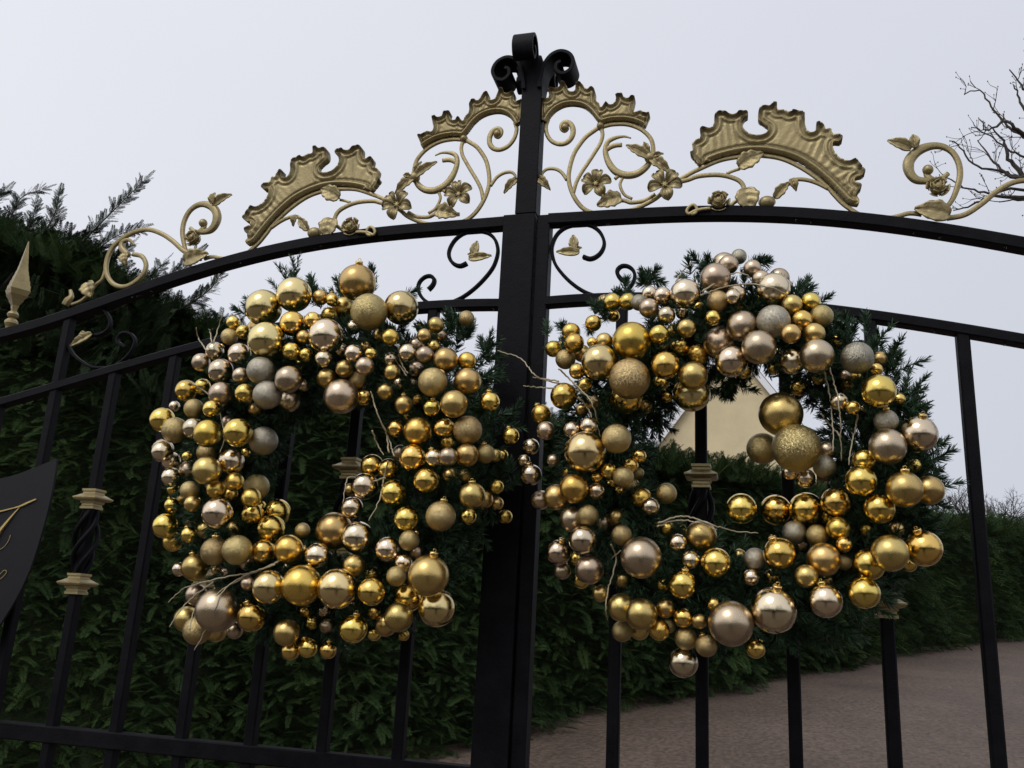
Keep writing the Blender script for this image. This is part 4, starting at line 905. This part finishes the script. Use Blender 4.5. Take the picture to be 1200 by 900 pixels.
for nm, m_, y0, y1, up0, up1, ex in (('roof', TILE, HY-0.10, HY+DP+0.1, 0.02, 0.16, 0.35), ('bargeboard', WHITE, HY-0.14, HY-0.105, -0.09, 0.12, 0.33)):
    mb = MB()
    for sg in (-1, 1):
        xe = apex[0]+sg*(rn+ex); zze = zt-sl*(rn+ex)
        V = [(apex[0], y, zt+u) for y in (y0, y1) for u in (up0, up1)]+[(xe, y, zze+u) for y in (y0, y1) for u in (up0, up1)]
        mb.add(V, [(0,1,3,2), (4,6,7,5), (0,4,5,1), (2,3,7,6), (1,5,7,3), (0,2,6,4)])
    mb.build(nm, m_, hs)
# ------------------------------------------------------------------ across the lane, behind the photographer (what the shiny baubles mirror)
oh = tag(empty('hedge', (0, -11, 0)), 'clipped hedge on the far side of the lane, behind the photographer', 'hedge')
mb = MB(); V = []; xs_ = np.linspace(-26, 26, 70); rz = np.random.default_rng(2)
for x in xs_:
    for (dy, z) in ((0.0, 0), (0.15, .7), (0.05, 1.5), (0.1, 2.3), (-.4, 2.6), (-1.2, 2.55), (-1.3, 0)): V.append((x, -11+dy+rz.normal()*.10, z+(rz.normal()*.10 if z else 0)))
mb.add(V, [(i*7+j, (i+1)*7+j, (i+1)*7+j+1, i*7+j+1) for i in range(69) for j in range(6)]); mb.build('foliage', mat('far_hedge_leaves', (0.05, 0.065, 0.03), 0.8, var=(3, (0.09, 0.10, 0.05), .4, .7), bump=(8, 1.0, .1)), oh)
for i, (x, y, h) in enumerate(((-5.5, -13, 6.5), (3.2, -12, 5.5), (9, -14, 7.0), (-13, -15, 8))):
    tr2 = tag(empty('broadleaf_tree', (x, y, 0)), ['tree across the lane, left of the photographer', 'shorter tree across the lane, straight behind the photographer', 'tree across the lane, right of the photographer', 'tallest tree across the lane, far left'][i], 'tree', 'trees across the lane')
    mb = MB(); tube(mb, [(x, y, 0), (x+.1, y, h*.3), (x, y+.1, h*.55)], [.22, .16, .12], 9); mb.build('trunk', BARK, tr2, smooth=True)
    mb = MB(); r5 = np.random.default_rng(60+i)
    for j in range(7): twigs_rec(mb, np.array([x, y, h*.35+j*.04*h]), np.array([r5.normal(), r5.normal(), 1.1]), h*.26, .07, 4, r5, .1, None, .6)
    mb.build('limbs', BARK, tr2)

# water drops hanging under the wet rails
WATER = bpy.data.materials.new('water'); WATER.use_nodes = True
_b = WATER.node_tree.nodes['Principled BSDF']; _b.inputs['Transmission Weight'].default_value = 1.0; _b.inputs['Roughness'].default_value = 0.02; _b.inputs['IOR'].default_value = 1.33
mb = MB(); mb.add(*ico((0, 0, 0), 0.0032, 10, 7, sz=1.25)); t0_ = mb.build('water_drop', WATER, smooth=True); DROP = t0_.data; bpy.data.objects.remove(t0_)
rd = np.random.default_rng(77)
for side, g in ((-1, gL), (1, gR)):
    for zf, h, cnt in ((arch, 0.0132, 11), (midr, 0.0107, 7)):
        for u in rd.uniform(0.06, 1.25, cnt):
            o_ = bpy.data.objects.new('water_drop', DROP); COL.objects.link(o_); o_.parent = g
            o_.location = Vector((X0+side*u, rd.uniform(-.011, .002), float(zf(u))-h/math.cos(0.1)-0.002))-world_loc(g)
# the photographer, mirrored in the shiny baubles
COAT = mat('dark_wool_coat', (0.012, 0.013, 0.018), 0.9, bump=(200, 0.4, 0.002)); SKIN = mat('skin', (0.45, 0.27, 0.20), 0.55); HAIR = mat('brown_hair', (0.05, 0.03, 0.02), 0.6)
def skin_body(name, J, E_, m, par, lv=2):
    me = bpy.data.meshes.new(name); me.from_pydata([j[:3] for j in J], E_, []); o = bpy.data.objects.new(name, me); COL.objects.link(o)
    sk = o.modifiers.new('skin', 'SKIN'); sk.use_smooth_shade = True
    for i, j in enumerate(J): me.skin_vertices[0].data[i].radius = (j[3], j[4] if len(j) > 4 else j[3])
    me.skin_vertices[0].data[0].use_root = True
    sb = o.modifiers.new('sub', 'SUBSURF'); sb.levels = lv; sb.render_levels = lv; me.materials.append(m); o.parent = par; return o
pp = tag(empty('person', (0, -2.12, 0)), 'person in a dark coat behind the camera, mirrored in the shiny baubles', 'person')
J = [(0,0,.95,.17,.12),(0,0,1.15,.16,.11),(0,0,1.36,.19,.12),(0,0,1.46,.07,.07),(0,.03,1.56,.055,.055),(.1,0,.88,.09),(.11,.02,.48,.065),(.11,0,.09,.045),(.12,.15,.04,.04),(-.1,0,.88,.09),(-.11,.02,.48,.065),(-.11,0,.09,.045),(-.12,.15,.04,.04),
     (.19,0,1.40,.065),(.27,.06,1.16,.05),(.13,.19,1.42,.038),(.07,.24,1.50,.032),(-.19,0,1.40,.065),(-.27,.06,1.16,.05),(-.13,.19,1.42,.038),(-.07,.24,1.50,.032)]
EE = [(0,1),(1,2),(2,3),(3,4),(0,5),(5,6),(6,7),(7,8),(0,9),(9,10),(10,11),(11,12),(2,13),(13,14),(14,15),(15,16),(2,17),(17,18),(18,19),(19,20)]
skin_body('body', J, EE, COAT, pp)
mb = MB(); v_, f_ = ico((0, -2.09, 1.66), 0.098, 16, 12, sy=1.12, sz=1.22); mb.add(v_, f_)
mb.add(*ico((0, -1.975, 1.645), 0.016, 8, 6, sz=1.5)); mb.add(*ico((0.095, -2.09, 1.655), 0.02, 8, 6, sx=.5, sz=1.6)); mb.add(*ico((-0.095, -2.09, 1.655), 0.02, 8, 6, sx=.5, sz=1.6))
mb.build('head', SKIN, pp, smooth=True)
mb = MB(); mb.add(*ico((0, -2.115, 1.70), 0.108, 16, 12, sy=1.05, sz=1.05)); mb.build('hair', HAIR, pp, smooth=True)
